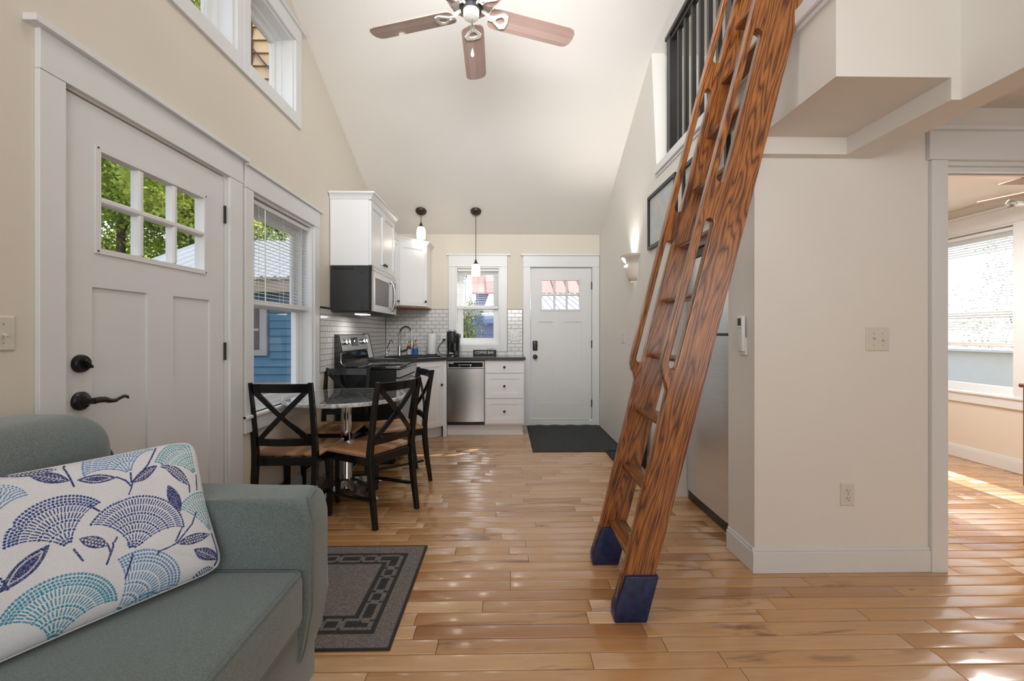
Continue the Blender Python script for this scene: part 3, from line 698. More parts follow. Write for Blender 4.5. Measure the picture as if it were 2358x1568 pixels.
# ------------------------------------------------------------------ tiles
def tiles(T, parent, u0, u1, z0, z1, pu, pz, holes=(), shift0=0, border=None):
    tw, th = pu, pz; proto = {}; j = 0; z = z0
    while z < z1-.012:
        zt = min(z+th, z1); u = u0-(tw/2 if (j+shift0) % 2 else 0)
        while u < u1-.004:
            a, b_ = max(u, u0), min(u+tw, u1)
            if b_-a > .012 and not any(h[0] < (a+b_)/2 < h[1] and h[2] < (z+zt)/2 < h[3] for h in holes):
                key = (round(b_-a, 3), round(zt-z, 3))
                c = T @ Vector(((a+b_)/2, 0, (z+zt)/2))
                if key not in proto:
                    mb = MB(T); g = .0019; mb.box(-key[0]/2+g, key[0]/2-g, .0, .0075, -key[1]/2+g, key[1]/2-g, .0012)
                    o0 = T @ Vector((0, 0, 0))
                    for v in mb.bm.verts: v.co -= o0
                    proto[key] = mb.build('tile', TILE, parent); proto[key].location = c
                else:
                    o = proto[key].copy(); C.objects.link(o); o.parent = parent; o.location = c
            u += tw
        z += th; j += 1
TH = .0503; Z0 = .935
mb = MB(TBW()); mb.box(-1.583, -.748, 0, .0093, .93, 1.544); mb.box(.030, .236, 0, .0093, .93, 1.544); mb.box(-.748, .030, 0, .0093, .93, .979)
gb = mb.build('tile_grout', GROUT, wall_back)
TT = TBW(5.7765)
tiles(TT, wall_back, -1.575, -.749, Z0, Z0+12*TH, .1005, TH)
tiles(TT, wall_back, .033, .232, Z0, Z0+12*TH, .1005, TH)
tiles(TT, wall_back, -.749, .033, Z0, Z0+.043, .1005, .043, shift0=1)
mb = MB(TLW()); mb.box(3.735, 5.775, 0, .0098, .885, 1.452); mb.box(4.32, 5.775, 0, .0098, 1.452, 1.544); mb.build('tile_grout', GROUT, wall_left)
tiles(TLW(-1.5865), wall_left, 3.738, 5.775, Z0-1*TH+.0, Z0+10*TH, .1005, TH, holes=[(4.10, 4.85, 0, .92), (4.85, 5.78, 0, .93), (4.1, 4.7, .6, 1.0)])
tiles(TLW(-1.5865), wall_left, 4.40, 5.775, Z0+10*TH, Z0+12*TH, .1005, TH)
for i in range(4):
    MB(TLW(-1.5865)).box(3.74+i*.163, 3.74+i*.163+.160, 0, .011, Z0+10*TH+.002, Z0+10*TH+.017, .003).build('edge_tile', BLKTILE, wall_left)

# ------------------------------------------------------------------ kitchen
def shaker(T, u0, u1, z0, z1, n, parent, name='door', rail=.055, knob=None, kn=.0, th=.019, mat=None):
    mb = MB(T); g = .0015; h = (u0+rail, u1-rail, z0+rail, z1-rail)
    mb.cells(u0+g, u1-g, z0+g, z1-g, n, n+th, [h]); d = mb.build(name, mat or CAB, parent)
    MB(T).box(h[0], h[1], n+.002, n+th-.008, h[2], h[3]).build('door_panel' if name == 'door' else 'drawer_panel', mat or CAB, d)
    if knob: knob_(T, knob[0], n+th, knob[1], d)
    return d
def knob_(T, u, n, z, parent):
    MB(T).lathe([(.006, n), (.005, n+.012), (.013, n+.016), (.015, n+.022), (.012, n+.028), (0, n+.030)], (u, 0, z), 16, 'Y').build('knob', BLKMET, parent)
def crown(T, segs, z, parent, proj=.042, h=.062):
    # segs: polyline in (u, n) with outward offset on its left
    prof = [(0, 0), (.006, .004), (.010, .016), (.022, .034), (.034, .044), (proj, .048), (proj, h)]
    P = [Vector((a, b)) for a, b in segs]; rows = []
    for i, p in enumerate(P):
        d0 = (P[i]-P[i-1]).normalized() if i else None; d1 = (P[i+1]-P[i]).normalized() if i < len(P)-1 else None
        ns = [Vector((-d.y, d.x)) for d in (d0, d1) if d is not None]
        nn = (ns[0]+ns[-1]); nn = nn/max(nn.length, 1e-6); k = 1/max(.3, nn.dot(ns[0]))
        rows.append([(p.x+nn.x*o*k, p.y+nn.y*o*k, z+hh) for o, hh in prof]+[(p.x, p.y, z+h)])
    MB(T).grid(rows, closed_u=True, cap=True).build('crown_moulding', CAB, parent, angle=20)
TL = TLW(-1.583)
# cabinet over the microwave
c1 = thing('wall_cabinet', 'tall white two-door wall cabinet with crown, directly above the microwave', 'cabinet', (-1.4, 4.37, 1.84))
MB(TL).box(3.955, 4.80, 0, .348, 1.838, 2.436, .001).build('cabinet_body', CAB, c1)
shaker(TL, 3.962, 4.378, 1.842, 2.43, .349, c1, knob=(4.345, 1.90)); shaker(TL, 4.380, 4.797, 1.842, 2.43, .349, c1, knob=(4.413, 1.90))
crown(TL, [(4.80, 0), (4.80, .368), (3.955, .368), (3.955, 0)][::-1], 2.436, c1)
c2 = thing('wall_cabinet', 'narrow white wall cabinet between the microwave and the corner cabinet', 'cabinet', (-1.43, 4.98, 1.54))
MB(TL).box(4.803, 5.163, 0, .295, 1.541, 2.315, .001).build('cabinet_body', CAB, c2)
shaker(TL, 4.806, 5.160, 1.545, 2.31, .296, c2, knob=(5.12, 1.60), rail=.05)
crown(TL, [(4.803, 0), (4.803, .315), (5.150, .315)], 2.315, c2, .03, .05)
P0 = Vector((-1.268, 5.168)); P1 = Vector((-.980, 5.462)); dd = (P1-P0).normalized()
TD = Matrix(((dd.x, dd.y, 0, P0.x), (dd.y, -dd.x, 0, P0.y), (0, 0, 1, 0), (0, 0, 0, 1)))
LD = (P1-P0).length
c3 = thing('corner_wall_cabinet', 'white diagonal corner wall cabinet with one shaker door above the sink', 'cabinet', (-1.3, 5.5, 1.54))
mb = MB(); mb.prism([(-1.583, 5.168), (-1.268, 5.168), (-.980, 5.462), (-.980, 5.772), (-1.583, 5.772)], 'Z', 1.552, 2.315); mb.build('cabinet_body', CAB, c3)
mb = MB(); mb.prism([(-1.583, 5.170), (-1.260, 5.170), (-.974, 5.464), (-.974, 5.772), (-1.583, 5.772)], 'Z', 1.538, 1.552); mb.build('cabinet_underside', WOODUNDER, c3)
shaker(TD, .012, LD-.012, 1.556, 2.308, .001, c3, knob=(LD-.045, 1.615))
crown(I4, [(-1.268, 5.168), (-.980, 5.462), (-.980, 5.772)][::-1], 2.315, c3, .04, .055)
# microwave
mw = thing('microwave', 'stainless microwave hung under the wall cabinet, dark grey side', 'microwave', (-1.4, 4.37, 1.41))
mb = MB(TL); mb.prism([(0, 1.42), (.36, 1.42), (.36, 1.835), (0, 1.835)], 'X', 3.96, 4.795)
mb.bm.free(); mb.bm = bmesh.new(); mb.box(3.96, 4.795, 0, .350, 1.425, 1.834, .002); mb.build('housing', DKGREY, mw)
MB(TL).box(3.96, 4.795, .350, .372, 1.418, 1.834, .002).build('side_trim', BLKMET, mw)
md = MB(TL); md.cells(3.962, 4.793, 1.424, 1.79, .372, .388, [(4.02, 4.52, 1.485, 1.735)]); md = md.build('microwave_door', STEEL, mw)
MB(TL).box(4.02, 4.52, .374, .383, 1.485, 1.735).build('door_window', BLKMET, md)
MB(TL).box(3.962, 4.793, .372, .386, 1.793, 1.833, .002).build('top_vent_panel', STEEL, mw)
MB(TL).tube([(4.57, .388, 1.45), (4.57, .41, 1.475), (4.57, .425, 1.54), (4.57, .43, 1.605), (4.57, .425, 1.67), (4.57, .41, 1.735), (4.57, .388, 1.76)], .011, 12).build('door_handle', STEEL, md)
MB(TL).box(4.63, 4.775, .386, .390, 1.45, 1.77, .001).build('keypad', BLKGLOSS, mw)
mb = MB(TL)
for u, n, z in ((3.9595, .285, 1.775), (3.9595, .285, 1.455)): MB(TL).box(u-.002, u+.001, n-.007, n+.007, z-.007, z+.007, .002).build('side_screw', BLKMET, mw)
mb.box(3.9575, 3.961, .02, .21, 1.800, 1.816, .001); mb.build('side_slot', BLKMET, mw)
MB(TL).prism([(0, 1.424), (.05, 1.408), (.33, 1.400), (.372, 1.418)], 'X', 3.965, 4.79).build('underside', DKGREY, mw)
MB(TL).box(4.02, 4.16, .20, .30, 1.394, 1.403).build('cooktop_lamp_lens', LAMPLIT, mw)
light('microwave_lamp', 'AREA', (-1.34, 4.3, 1.385), 2.0, (1, .96, .9), (0, 0, 0), .12, .12)

# range
rg = thing('range', 'black and stainless electric range with glossy black glass cooktop', 'range', (-1.29, 4.45, 0))
MB(TL).box(4.05, 4.815, .02, .57, .03, .885, .003).build('oven_body', BLKMET, rg)
MB(TL).box(4.043, 4.822, .03, .612, .886, .922, .007, 2).build('cooktop', BLKGLOSS, rg)
mb = MB(TL)
for u, n, r_ in ((4.24, .18, .075), (4.62, .18, .095), (4.24, .44, .10), (4.62, .44, .075)): mb.lathe([(r_, .9224), (r_-.003, .9226)], (u, n, 0), 32, 'Z', cap=False)
mb.build('burner_ring', DKGREY, rg)
mb = MB(TL); mb.prism([(0, .60), (.10, .60), (.10, .905), (.062, .95), (.062, 1.045), (.068, 1.05), (.035, 1.212), (0, 1.215)], 'X', 4.045, 4.820); bg_ = mb.build('backguard', BLKGLOSS, rg)
MB(TL).tube([(4.043, .064, 1.04), (4.043, .064, .955), (4.043, .075, .935), (4.043, .10, .925)], .004, 8).build('side_bead', CHROME, bg_)
sl = Vector((-.033, .162)).normalized()
TC = TL @ Matrix(((1, 0, 0, 0), (0, sl.y, sl.x, .070), (0, -sl.x, sl.y, 1.048), (0, 0, 0, 1)))
MB(TC).box(4.060, 4.805, 0, .008, .004, .160, .003).build('control_panel', STEEL, rg)
MB(TC).box(4.325, 4.52, .008, .0105, .048, .132, .001).build('display', BLKGLOSS, rg)
MB(TC).box(4.405, 4.425, .0106, .0108, .088, .106).build('clock_digits', emit_mat('pale_clock_digits', (1, 1, 1), 1.0), rg)
for u in (4.12, 4.205, 4.635, 4.72):
    mb = MB(TC); mb.lathe([(.030, .008), (.029, .012), (.024, .014), (.022, .036), (.020, .040), (0, .040)], (u, 0, .088), 20, 'Y'); k_ = mb.build('control_knob', CHROME, rg)
    MB(TC).box(u-.004, u+.004, .036, .048, .066, .110, .002).build('knob_grip', CHROME, k_)
od = MB(TL); od.cells(4.055, 4.81, .22, .80, .570, .606, [(4.14, 4.725, .33, .70)]); od = od.build('oven_door', STEEL, rg)
MB(TL).box(4.14, 4.725, .572, .600, .33, .70).build('oven_window', BLKGLOSS, od)
mb = MB(TL); mb.tube([(4.11, .606, .762), (4.11, .645, .765), (4.13, .655, .765), (4.735, .655, .765), (4.755, .645, .765), (4.755, .606, .762)], .0135, 12); mb.build('oven_handle', STEEL, od)
MB(TL).box(4.055, 4.81, .570, .604, .81, .882, .003).build('front_fascia', STEEL, rg)
MB(TL).box(4.055, 4.81, .570, .600, .06, .21, .003).build('storage_drawer', BLKGLOSS, rg)
mb = MB(TL)
for a, b_, z0_, z1_ in ((.06, .30, .80, .806), (.06, .30, .62, .626), (.36, .52, .80, .806), (.36, .52, .70, .706)): mb.box(4.0475, 4.052, a, b_, z0_, z1_, .001)
mb.build('pressed_side_ribs', BLKMET, rg)
for u in (4.09, 4.77):
    for n in (.06, .53): MB(TL).lathe([(.018, 0), (.018, .012), (.01, .014), (.01, .032)], (u, n, 0), 12).build('levelling_foot', BLKMET, rg)

# base cabinets
cb1 = thing('corner_sink_cabinet', 'white diagonal base cabinet under the corner sink, black knob', 'cabinet', (-1.2, 5.3, 0))
A0 = Vector((-1.000, 4.852)); A1 = Vector((-.738, 5.140)); da = (A1-A0).normalized(); LA = (A1-A0).length
TA = Matrix(((da.x, da.y, 0, A0.x), (da.y, -da.x, 0, A0.y), (0, 0, 1, 0), (0, 0, 0, 1)))
MB().prism([(-1.572, 4.830), (-1.0, 4.830), (-1.0, 4.852), (-.738, 5.140), (-.738, 5.77), (-1.572, 5.77)], 'Z', .13, .9045).build('cabinet_body', CAB, cb1)
MB().prism([(-1.572, 4.90), (-1.06, 4.90), (-.765, 5.215), (-.765, 5.77), (-1.572, 5.77)], 'Z', 0, .13).build('toe_kick', CAB, cb1)
shaker(TA, .008, LA-.004, .135, .895, .0, cb1, knob=(LA-.04, .62), rail=.06)
pn = thing('filler_panel', 'narrow white filler panel between corner cabinet and dishwasher', 'panel', (-.713, 5.4, 0))
MB().box(-.735, -.692, 5.150, 5.77, 0, .9045, .0015).build('filler_board', CAB, pn)
dw = thing('dishwasher', 'narrow stainless dishwasher with black control strip, in the counter run', 'dishwasher', (-.466, 5.4, 0))
MB().box(-.686, -.246, 5.19, 5.74, .13, .90).build('tub_housing', DKGREY, dw)
rows = []
for i in range(9):
    t = i/8.; x = -.684+t*.436; rows.append([(x, 5.158-.012*math.sin(PI*t)**.6-.004, .175+.0), (x, 5.158-.012*math.sin(PI*t)**.6-.004, .802), (x, 5.185, .802), (x, 5.185, .175)])
dp = MB().grid(rows, closed_u=True, cap=True).build('door_panel', STEEL, dw, angle=40)
mb = MB(); mb.box(-.684, -.248, 5.150, 5.185, .806, .893, .003); cp = mb.build('control_fascia', STEEL, dw)
MB().box(-.670, -.262, 5.1475, 5.152, .822, .880, .001).build('control_strip', BLKGLOSS, dw)
MB().box(-.660, -.610, 5.1465, 5.149, .866, .874).build('maker_badge', LATCH, dw)
mb = MB(); mb.tube([(-.545, 5.146, .850), (-.545, 5.140, .850), (-.405, 5.140, .850), (-.405, 5.146, .850)], .005, 8); mb.tube([(-.553, 5.142, .856), (-.53, 5.142, .818), (-.42, 5.142, .818), (-.397, 5.142, .856)], .005, 8); mb.build('door_handle', CHROME, dw)
MB().box(-.684, -.248, 5.175, 5.20, .132, .172, .001).build('lower_gap_panel', BLKMET, dw)
dr = thing('drawer_cabinet', 'white three-drawer base cabinet at the end of the counter by the back door', 'cabinet', (0, 5.4, 0))
MB().box(-.242, .226, 5.172, 5.77, .13, .9045, .001).build('cabinet_body', CAB, dr)
TF = TBW(5.172)
d_ = MB(TF).box(-.234, .219, 0, .019, .752, .897, .002).build('drawer', CAB, dr); knob_(TF, -.008, .019, .822, d_)
for z0_, z1_ in ((.452, .745), (.150, .445)):
    shaker(TF, -.234, .219, z0_, z1_, 0, dr, name='drawer', knob=(-.008, (z0_+z1_)/2), rail=.062)
MB().box(-.690, .215, 5.235, 5.25, 0, .130, .001).build('toe_kick', CAB, dr)
ct = thing('countertop', 'black countertop running round the kitchen corner', 'countertop', (-.7, 5.4, .905))
MB().prism([(-1.583, 4.828), (-.968, 4.828), (-.705, 5.118), (.243, 5.118), (.243, 5.769), (-1.583, 5.769)], 'Z', .906, .940).build('worktop_slab', COUNTER, ct)
# sink
sk = thing('corner_sink', 'black composite sink set diagonally in the counter corner', 'sink', (-1.12, 5.28, .94))
TS = Matrix(((da.x, da.y, 0, -1.115), (da.y, -da.x, 0, 5.275), (0, 0, 1, 0), (0, 0, 0, 1)))
mb = MB(TS); mb.cells(-.30, .30, .9405, .950, -.21, .21, [(-.27, .27, 0, 0)])
mb.bm.free(); mb.bm = bmesh.new()
for b_ in ((-.27, .27, -.20, -.17), (-.27, .27, .17, .20), (-.27, -.24, -.17, .17), (.24, .27, -.17, .17)): mb.box(b_[0], b_[1], b_[2], b_[3], .9402, .950, .003)
mb.build('sink_rim', SKINK, sk)
MB(TS).box(-.24, .24, -.17, .17, .9402, .9412).build('basin', SLOT, sk)
fa = thing('kitchen_faucet', 'tall brushed nickel gooseneck faucet behind the corner sink', 'faucet', (-1.33, 5.50, .94))
mb = MB(); mb.lathe([(.032, .9405), (.031, .948), (.026, .96), (.024, 1.01), (.020, 1.06), (.014, 1.075)], (-1.33, 5.50, 0), 20); mb.build('faucet_body', NICKEL, fa)
e = Vector((-1.150, 5.39, 0)); s0 = Vector((-1.33, 5.50, 0)); pts = [(s0.x, s0.y, 1.06), (s0.x, s0.y, 1.20)]
for i in range(1, 12):
    a = PI*i/12; c_ = (s0+e)/2; r_ = (e-s0)/2; p = c_-r_*math.cos(a); pts.append((p.x, p.y, 1.205+math.sin(a)*.10))
pts.append((e.x, e.y, 1.185)); mb = MB(); mb.tube(pts, .0115, 12); mb.build('gooseneck', NICKEL, fa)
mb = MB(); mb.lathe([(.013, 1.19), (.0145, 1.17), (.016, 1.13), (.021, 1.085), (.021, 1.075), (0, 1.075)], (e.x, e.y, 0), 16); mb.build('spray_head', NICKEL, fa)
mb = MB(); mb.tube([(-1.31, 5.49, 1.0), (-1.27, 5.465, 1.002), (-1.235, 5.445, 1.015), (-1.20, 5.425, 1.05), (-1.185, 5.415, 1.06)], [.017, .017, .012, .007, .006], 10); mb.build('mixer_lever', NICKEL, fa)
ff = thing('filter_faucet', 'small thin curved drinking water faucet left of the main faucet', 'faucet', (-1.47, 5.42, .94))
mb = MB(); mb.lathe([(.014, .9405), (.012, .955), (.009, .96), (.010, .985), (.007, 1.0), (.004, 1.03)], (-1.47, 5.42, 0), 14); mb.build('base_stem', CHROME, ff)
MB().tube([(-1.47, 5.42, 1.0), (-1.465, 5.42, 1.035), (-1.44, 5.40, 1.09), (-1.42, 5.385, 1.125), (-1.40, 5.37, 1.135), (-1.385, 5.36, 1.125), (-1.375, 5.352, 1.105)], .0045, 8).build('thin_spout', BLKMET, ff)
MB().box(-1.475, -1.435, 5.415, 5.425, 1.0, 1.006, .002).build('tap_lever', BLKMET, ff)
# pump bottles
def bottle(x, y, lab, mat, lmat, hgt=.12, r_=.032, col=COPPER):
    t = thing('pump_bottle', lab, 'bottle', (x, y, .94), 'soap bottles by the sink')
    MB().lathe([(r_*.95, .941), (r_, .946), (r_, .94+hgt*.75), (r_*.8, .94+hgt*.9), (.014, .94+hgt)], (x, y, 0), 20).build('bottle_body', mat, t)
    MB().lathe([(r_+.0006, .952), (r_+.0006, .94+hgt*.66)], (x, y, 0), 20, cap=False).build('bottle_label', lmat, t)
    MB().lathe([(.017, .94+hgt), (.017, .94+hgt+.022), (.008, .94+hgt+.026)], (x, y, 0), 16).build('collar', col, t)
    mb = MB(); mb.lathe([(.004, .94+hgt+.02), (.004, .94+hgt+.05), (.008, .94+hgt+.052), (.008, .94+hgt+.058)], (x, y, 0), 10); mb.box(x-.004, x+.03, y-.004, y+.004, .94+hgt+.05, .94+hgt+.058, .002); mb.build('pump', BLKMET, t)
bottle(-1.235, 5.60, 'dark amber pump bottle with white label, left of two beside the faucet', AMBER, LATCH, .125, .03)
bottle(-1.155, 5.60, 'pinkish pump bottle with a blue label, right of two beside the faucet', PINKP, BLUEL, .135, .036)
# paper towels
pt = thing('paper_towel_stand', 'black round paper towel stand with ring top on the counter', 'stand', (-.945, 5.625, .94))
mb = MB(); mb.lathe([(.078, .941), (.078, .948), (.07, .954), (0, .956)], (-.945, 5.625, 0), 28); mb.build('base_disc', BLKMET, pt)
mb = MB(); mb.tube([(-.945, 5.625, .95), (-.945, 5.625, 1.245)], .005, 8); mb.build('centre_rod', BLKMET, pt)
mb = MB(); mb.tube([(-.945+.014*math.sin(a), 5.625, 1.258-.014*math.cos(a)) for a in [2*PI*i/14 for i in range(15)]], .0035, 8); mb.tube([(-1.015, 5.62, .95), (-1.015, 5.62, 1.06)], .003, 6); mb.build('ring_finial', CHROME, pt)
tr = thing('paper_towel_roll', 'white paper towel roll standing on the counter stand', 'paper towel', (-.945, 5.625, .957))
MB().lathe([(.020, .9575), (.058, .9575), (.0595, .962), (.0595, 1.218), (.058, 1.222), (.020, 1.222)], (-.945, 5.625, 0), 32, cap=False).build('paper_roll', PAPER, tr)
# coffee maker
km = thing('coffee_maker', 'black single-cup coffee maker on the counter under the window', 'coffee maker', (-.655, 5.5, .94))
def loft(mb, secs, n=24, p=4.):
    rows = []
    for (cx_, cy_, rx, ry, z) in secs:
        row = []
        for k in range(n):
            a = 2*PI*k/n; c_, s_ = math.cos(a), math.sin(a)
            row.append((cx_+rx*math.copysign(abs(c_)**(2/p), c_), cy_+ry*math.copysign(abs(s_)**(2/p), s_), z))
        rows.append(row)
    return mb.grid(rows, closed_u=True, cap=True)
mb = MB(); loft(mb, [(-.655, 5.55, .078, .115, .9405), (-.655, 5.55, .080, .118, .95), (-.655, 5.57, .082, .10, 1.0), (-.655, 5.56, .087, .12, 1.14), (-.655, 5.55, .088, .125, 1.20), (-.655, 5.55, .080, .118, 1.222)]); mb.build('water_tank_housing', BLKGLOSS, km)
mb = MB(); loft(mb, [(-.668, 5.47, .055, .065, 1.10), (-.668, 5.47, .058, .07, 1.14), (-.668, 5.48, .058, .078, 1.235), (-.668, 5.49, .052, .072, 1.255), (-.668, 5.49, .04, .06, 1.262)]); mb.build('brew_head', BLKMET, km)
mb = MB(); mb.tube([(-.722, 5.42, 1.20), (-.718, 5.405, 1.245), (-.668, 5.40, 1.256), (-.618, 5.405, 1.245), (-.614, 5.42, 1.20)], .006, 8); mb.build('lid_handle', STEEL, km)
mb = MB(); loft(mb, [(-.668, 5.44, .058, .055, .9405), (-.668, 5.44, .058, .055, .962), (-.668, 5.44, .052, .05, .966)]); mb.build('drip_tray', BLKGLOSS, km)
MB().box(-.69, -.645, 5.383, 5.386, .972, .984).build('silver_badge', LATCH, km)
# sign
sg = thing('coffee_bar_sign', 'small black block sign with white letters COFFEE BAR on the counter', 'sign', (-.26, 5.56, .94))
MB().box(-.408, -.112, 5.545, 5.575, .9405, 1.011, .002).build('sign_block', SIGNB, sg)
def text(name, s, loc, size, parent, mat, rot=(PI/2, 0, 0), align='CENTER', ext=.0006, sxy=(1, 1)):
    cu = bpy.data.curves.new('t', 'FONT'); cu.body = s; cu.size = size; cu.extrude = ext; cu.align_x = align; cu.align_y = 'CENTER'
    o = bpy.data.objects.new('t', cu); C.objects.link(o); dg = bpy.context.evaluated_depsgraph_get(); me = bpy.data.meshes.new_from_object(o.evaluated_get(dg))
    bpy.data.objects.remove(o); me.name = name; me.materials.clear(); me.materials.append(mat)
    q = bpy.data.objects.new(name, me); C.objects.link(q); q.parent = parent; q.location = Vector(loc)-root_loc(parent); q.rotation_euler = rot; q.scale = (sxy[0], sxy[1], 1)
    return q
text('lettering', 'COFFEE BAR', (-.262, 5.5445, .976), .043, sg, WHITEP, sxy=(.98, 1.05))
mb = MB(); mb.tube([(-.225, 5.56, 1.012), (-.22, 5.56, 1.038), (-.205, 5.56, 1.02), (-.17, 5.56, 1.03), (-.155, 5.56, 1.016)], .003, 6); mb.tube([(-.225, 5.56, 1.038), (-.19, 5.56, 1.015), (-.15, 5.56, 1.038), (-.125, 5.56, 1.014)], .003, 6)
orn = thing('wire_ornament', 'tiny twisted silver wire ornament on top of the coffee bar sign', 'ornament', (-.175, 5.56, 1.012)); mb.build('twisted_wire', CHROME, orn)
# leaning frame by the range
lf = thing('leaning_frame', 'white card in thin black frame leaning in the counter corner by the range', 'picture frame', (-1.53, 4.93, .94))
TLF = Matrix(((0, 1, 0, -1.515), (1, 0, 0, 0), (0, 0, 1, .942), (0, 0, 0, 1))) @ Matrix.Rotation(math.radians(12), 4, 'X')
mb = MB(TLF); mb.cells(4.835, 5.03, 0, .285, -.006, .006, [(4.845, 5.02, .010, .275)]); mb.build('thin_black_frame', BLKMET, lf)
MB(TLF).box(4.845, 5.02, -.002, .001, .010, .275).build('white_card', WHITEP, lf)

# plates
def plate(name, label, T, u, z, w_, h_, kind, mat=PLAST, n0=0., ups=(0,), group=None):
    o = T @ Vector((u, 0, z)); t = thing(name, label, 'light switch' if kind == 'switch' else 'outlet' if kind == 'outlet' else 'outlet', tuple(o), group)
    rows = []
    for hw, hh, n in ((w_/2, h_/2, n0), (w_/2, h_/2, n0+.003), (w_/2-.005, h_/2-.005, n0+.0065), (0.001, 0.001, n0+.0068)):
        rows.append([(u-hw, n, z-hh), (u+hw, n, z-hh), (u+hw, n, z+hh), (u-hw, n, z+hh)])
    MB(T).grid(rows, closed_u=True, cap=True).build('cover_plate', mat, t)
    k = len(ups)
    for i, up in enumerate(ups):
        uu = u+(i-(k-1)/2)*.046
        if up == 'o':
            for zz in (z-.0195, z+.0195):
                rec = MB(T).lathe([(.0165, n0+.006), (.0165, n0+.0085), (0, n0+.0087)], (uu, 0, zz), 20, 'Y').build('receptacle', mat, t)
                mb = MB(T)
                for du, dz, a, b_ in ((-.006, .004, .0013, .0045), (.006, .004, .0013, .0035), (0, -.008, .0022, .0022)): mb.box(uu+du-a, uu+du+a, n0+.0086, n0+.0091, zz+dz-b_, zz+dz+b_)
                mb.build('slots', SLOT, rec)
            MB(T).lathe([(.003, n0+.0065), (.002, n0+.008), (0, n0+.008)], (uu, 0, z), 10, 'Y').build('screw', NICKEL, t)
        else:
            MB(T).box(uu-.0055, uu+.0055, n0+.0062, n0+.0078, z-.0125, z+.0125, .0005).build('toggle_slot', SLOT if False else mat, t)
            MB(T).bar((uu, n0+.006, z), (uu, n0+.021, z+(.009 if up else -.009)), .008, .007, .001).build('toggle', mat, t)
            for zz in (z-.030, z+.030): MB(T).lathe([(.003, n0+.0065), (.002, n0+.0082), (0, n0+.0082)], (uu, 0, zz), 10, 'Y').build('screw', NICKEL, t)
    return t
plate('light_switch', 'ivory toggle switch plate on the cream wall left of the front door', TLW(), 1.373, 1.220, .118, .112, 'switch', ups=(0, 0))
plate('light_switch', 'ivory double toggle switch plate left of the bedroom doorway', TBW(2.2), 1.911, 1.190, .120, .120, 'switch', ups=(1, 0))
plate('wall_outlet', 'ivory double outlet low on the wall left of the bedroom doorway', TBW(2.2), 1.754, .395, .072, .115, 'outlet', ups=('o',))
plate('wall_outlet', 'white outlet and switch plate on the tiles between window and back door', TBW(5.769), .127, 1.182, .12, .12, 'outlet', WPLAST, ups=('o', 1))
plate('wall_outlet', 'white outlet on the tiles behind the coffee maker', TBW(5.769), -.815, 1.165, .072, .118, 'outlet', WPLAST, ups=('o',))
plate('light_switch', 'ivory single switch plate on the right kitchen wall under the sconce', TRW(), 4.59, 1.175, .13, .118, 'switch', ups=(1,))
cd = thing('power_cord', 'black power cord looping from the outlet down to the coffee maker', 'cord', (-.8, 5.7, .94))
MB().box(-.822, -.785, 5.715, 5.757, 1.128, 1.152, .005).build('plug', BLKMET, cd)
MB().tube([(-.80, 5.72, 1.14), (-.83, 5.69, 1.10), (-.865, 5.66, 1.05), (-.87, 5.64, 1.0), (-.845, 5.62, .965), (-.80, 5.60, .948), (-.74, 5.58, .946)], .0045, 8).build('cable', BLKMET, cd)

# ------------------------------------------------------------------ fridge
fr = thing('refrigerator', 'tall stainless top-freezer refrigerator standing in the alcove behind the ladder', 'refrigerator', (1.6, 2.84, 0))
MB().box(1.385, 2.0, 2.475, 3.205, .03, 1.80, .004).build('fridge_cabinet', DKGREY, fr)
def fdoor(z0, z1, name):
    rows = []
    for i in range(13):
        t = i/12.; y = 2.482+t*.718; dx = .012*(1-(2*t-1)**4)
        rows.append([(1.352-dx, y, z0), (1.352-dx, y, z1), (1.384, y, z1), (1.384, y, z0)])
    return MB().grid(rows, closed_u=True, cap=True).build(name, STEELF, fr, angle=40)
f1 = fdoor(1.222, 1.745, 'freezer_door'); f2 = fdoor(.075, 1.205, 'fridge_door')
for d_, a, b_ in ((f1, 1.224, 1.743), (f2, .077, 1.203)): MB().tube([(1.349, 2.497, a), (1.349, 2.497, b_)], .007, 8).build('door_edge_trim', CHROME, d_)
MB().box(1.356, 1.384, 2.484, 3.198, 1.2055, 1.2215).build('door_gasket', BLKMET, fr)
MB().box(1.355, 1.40, 2.49, 3.19, .0, .065, .004).build('kick_grille', BLKMET, fr)
MB().box(1.345, 1.46, 2.50, 3.19, 1.75, 1.812, .006).build('hinge_cover', DKGREY, fr)
for y in (2.52, 3.16): MB().lathe([(.02, 0), (.02, .03)], (1.95, y, 0), 12).build('rear_foot', BLKMET, fr)
# remote on the stub wall
TRM = TRW(1.275)
rm = thing('remote_control', 'white air conditioner remote in holder on the wall edge by the fridge', 'remote control', (1.27, 2.295, 1.11))
MB(TRM).box(2.262, 2.326, 0, .012, 1.105, 1.20, .004).build('remote_holder', WPLAST, rm)
MB(TRM).box(2.268, 2.320, .008, .026, 1.125, 1.315, .005, 2).build('remote_body', WPLAST, rm)
MB(TRM).box(2.281, 2.312, .026, .0268, 1.262, 1.302, .001).build('remote_display', SLOT, rm)
mb = MB(TRM)
for i, (u, z) in enumerate([(2.285, 1.25), (2.295, 1.25), (2.305, 1.25), (2.295, 1.238), (2.295, 1.222)]): mb.box(u-.003, u+.003, .026, .0272, z-.003, z+.003, .0008)
mb.build('remote_buttons', NICKEL, rm)

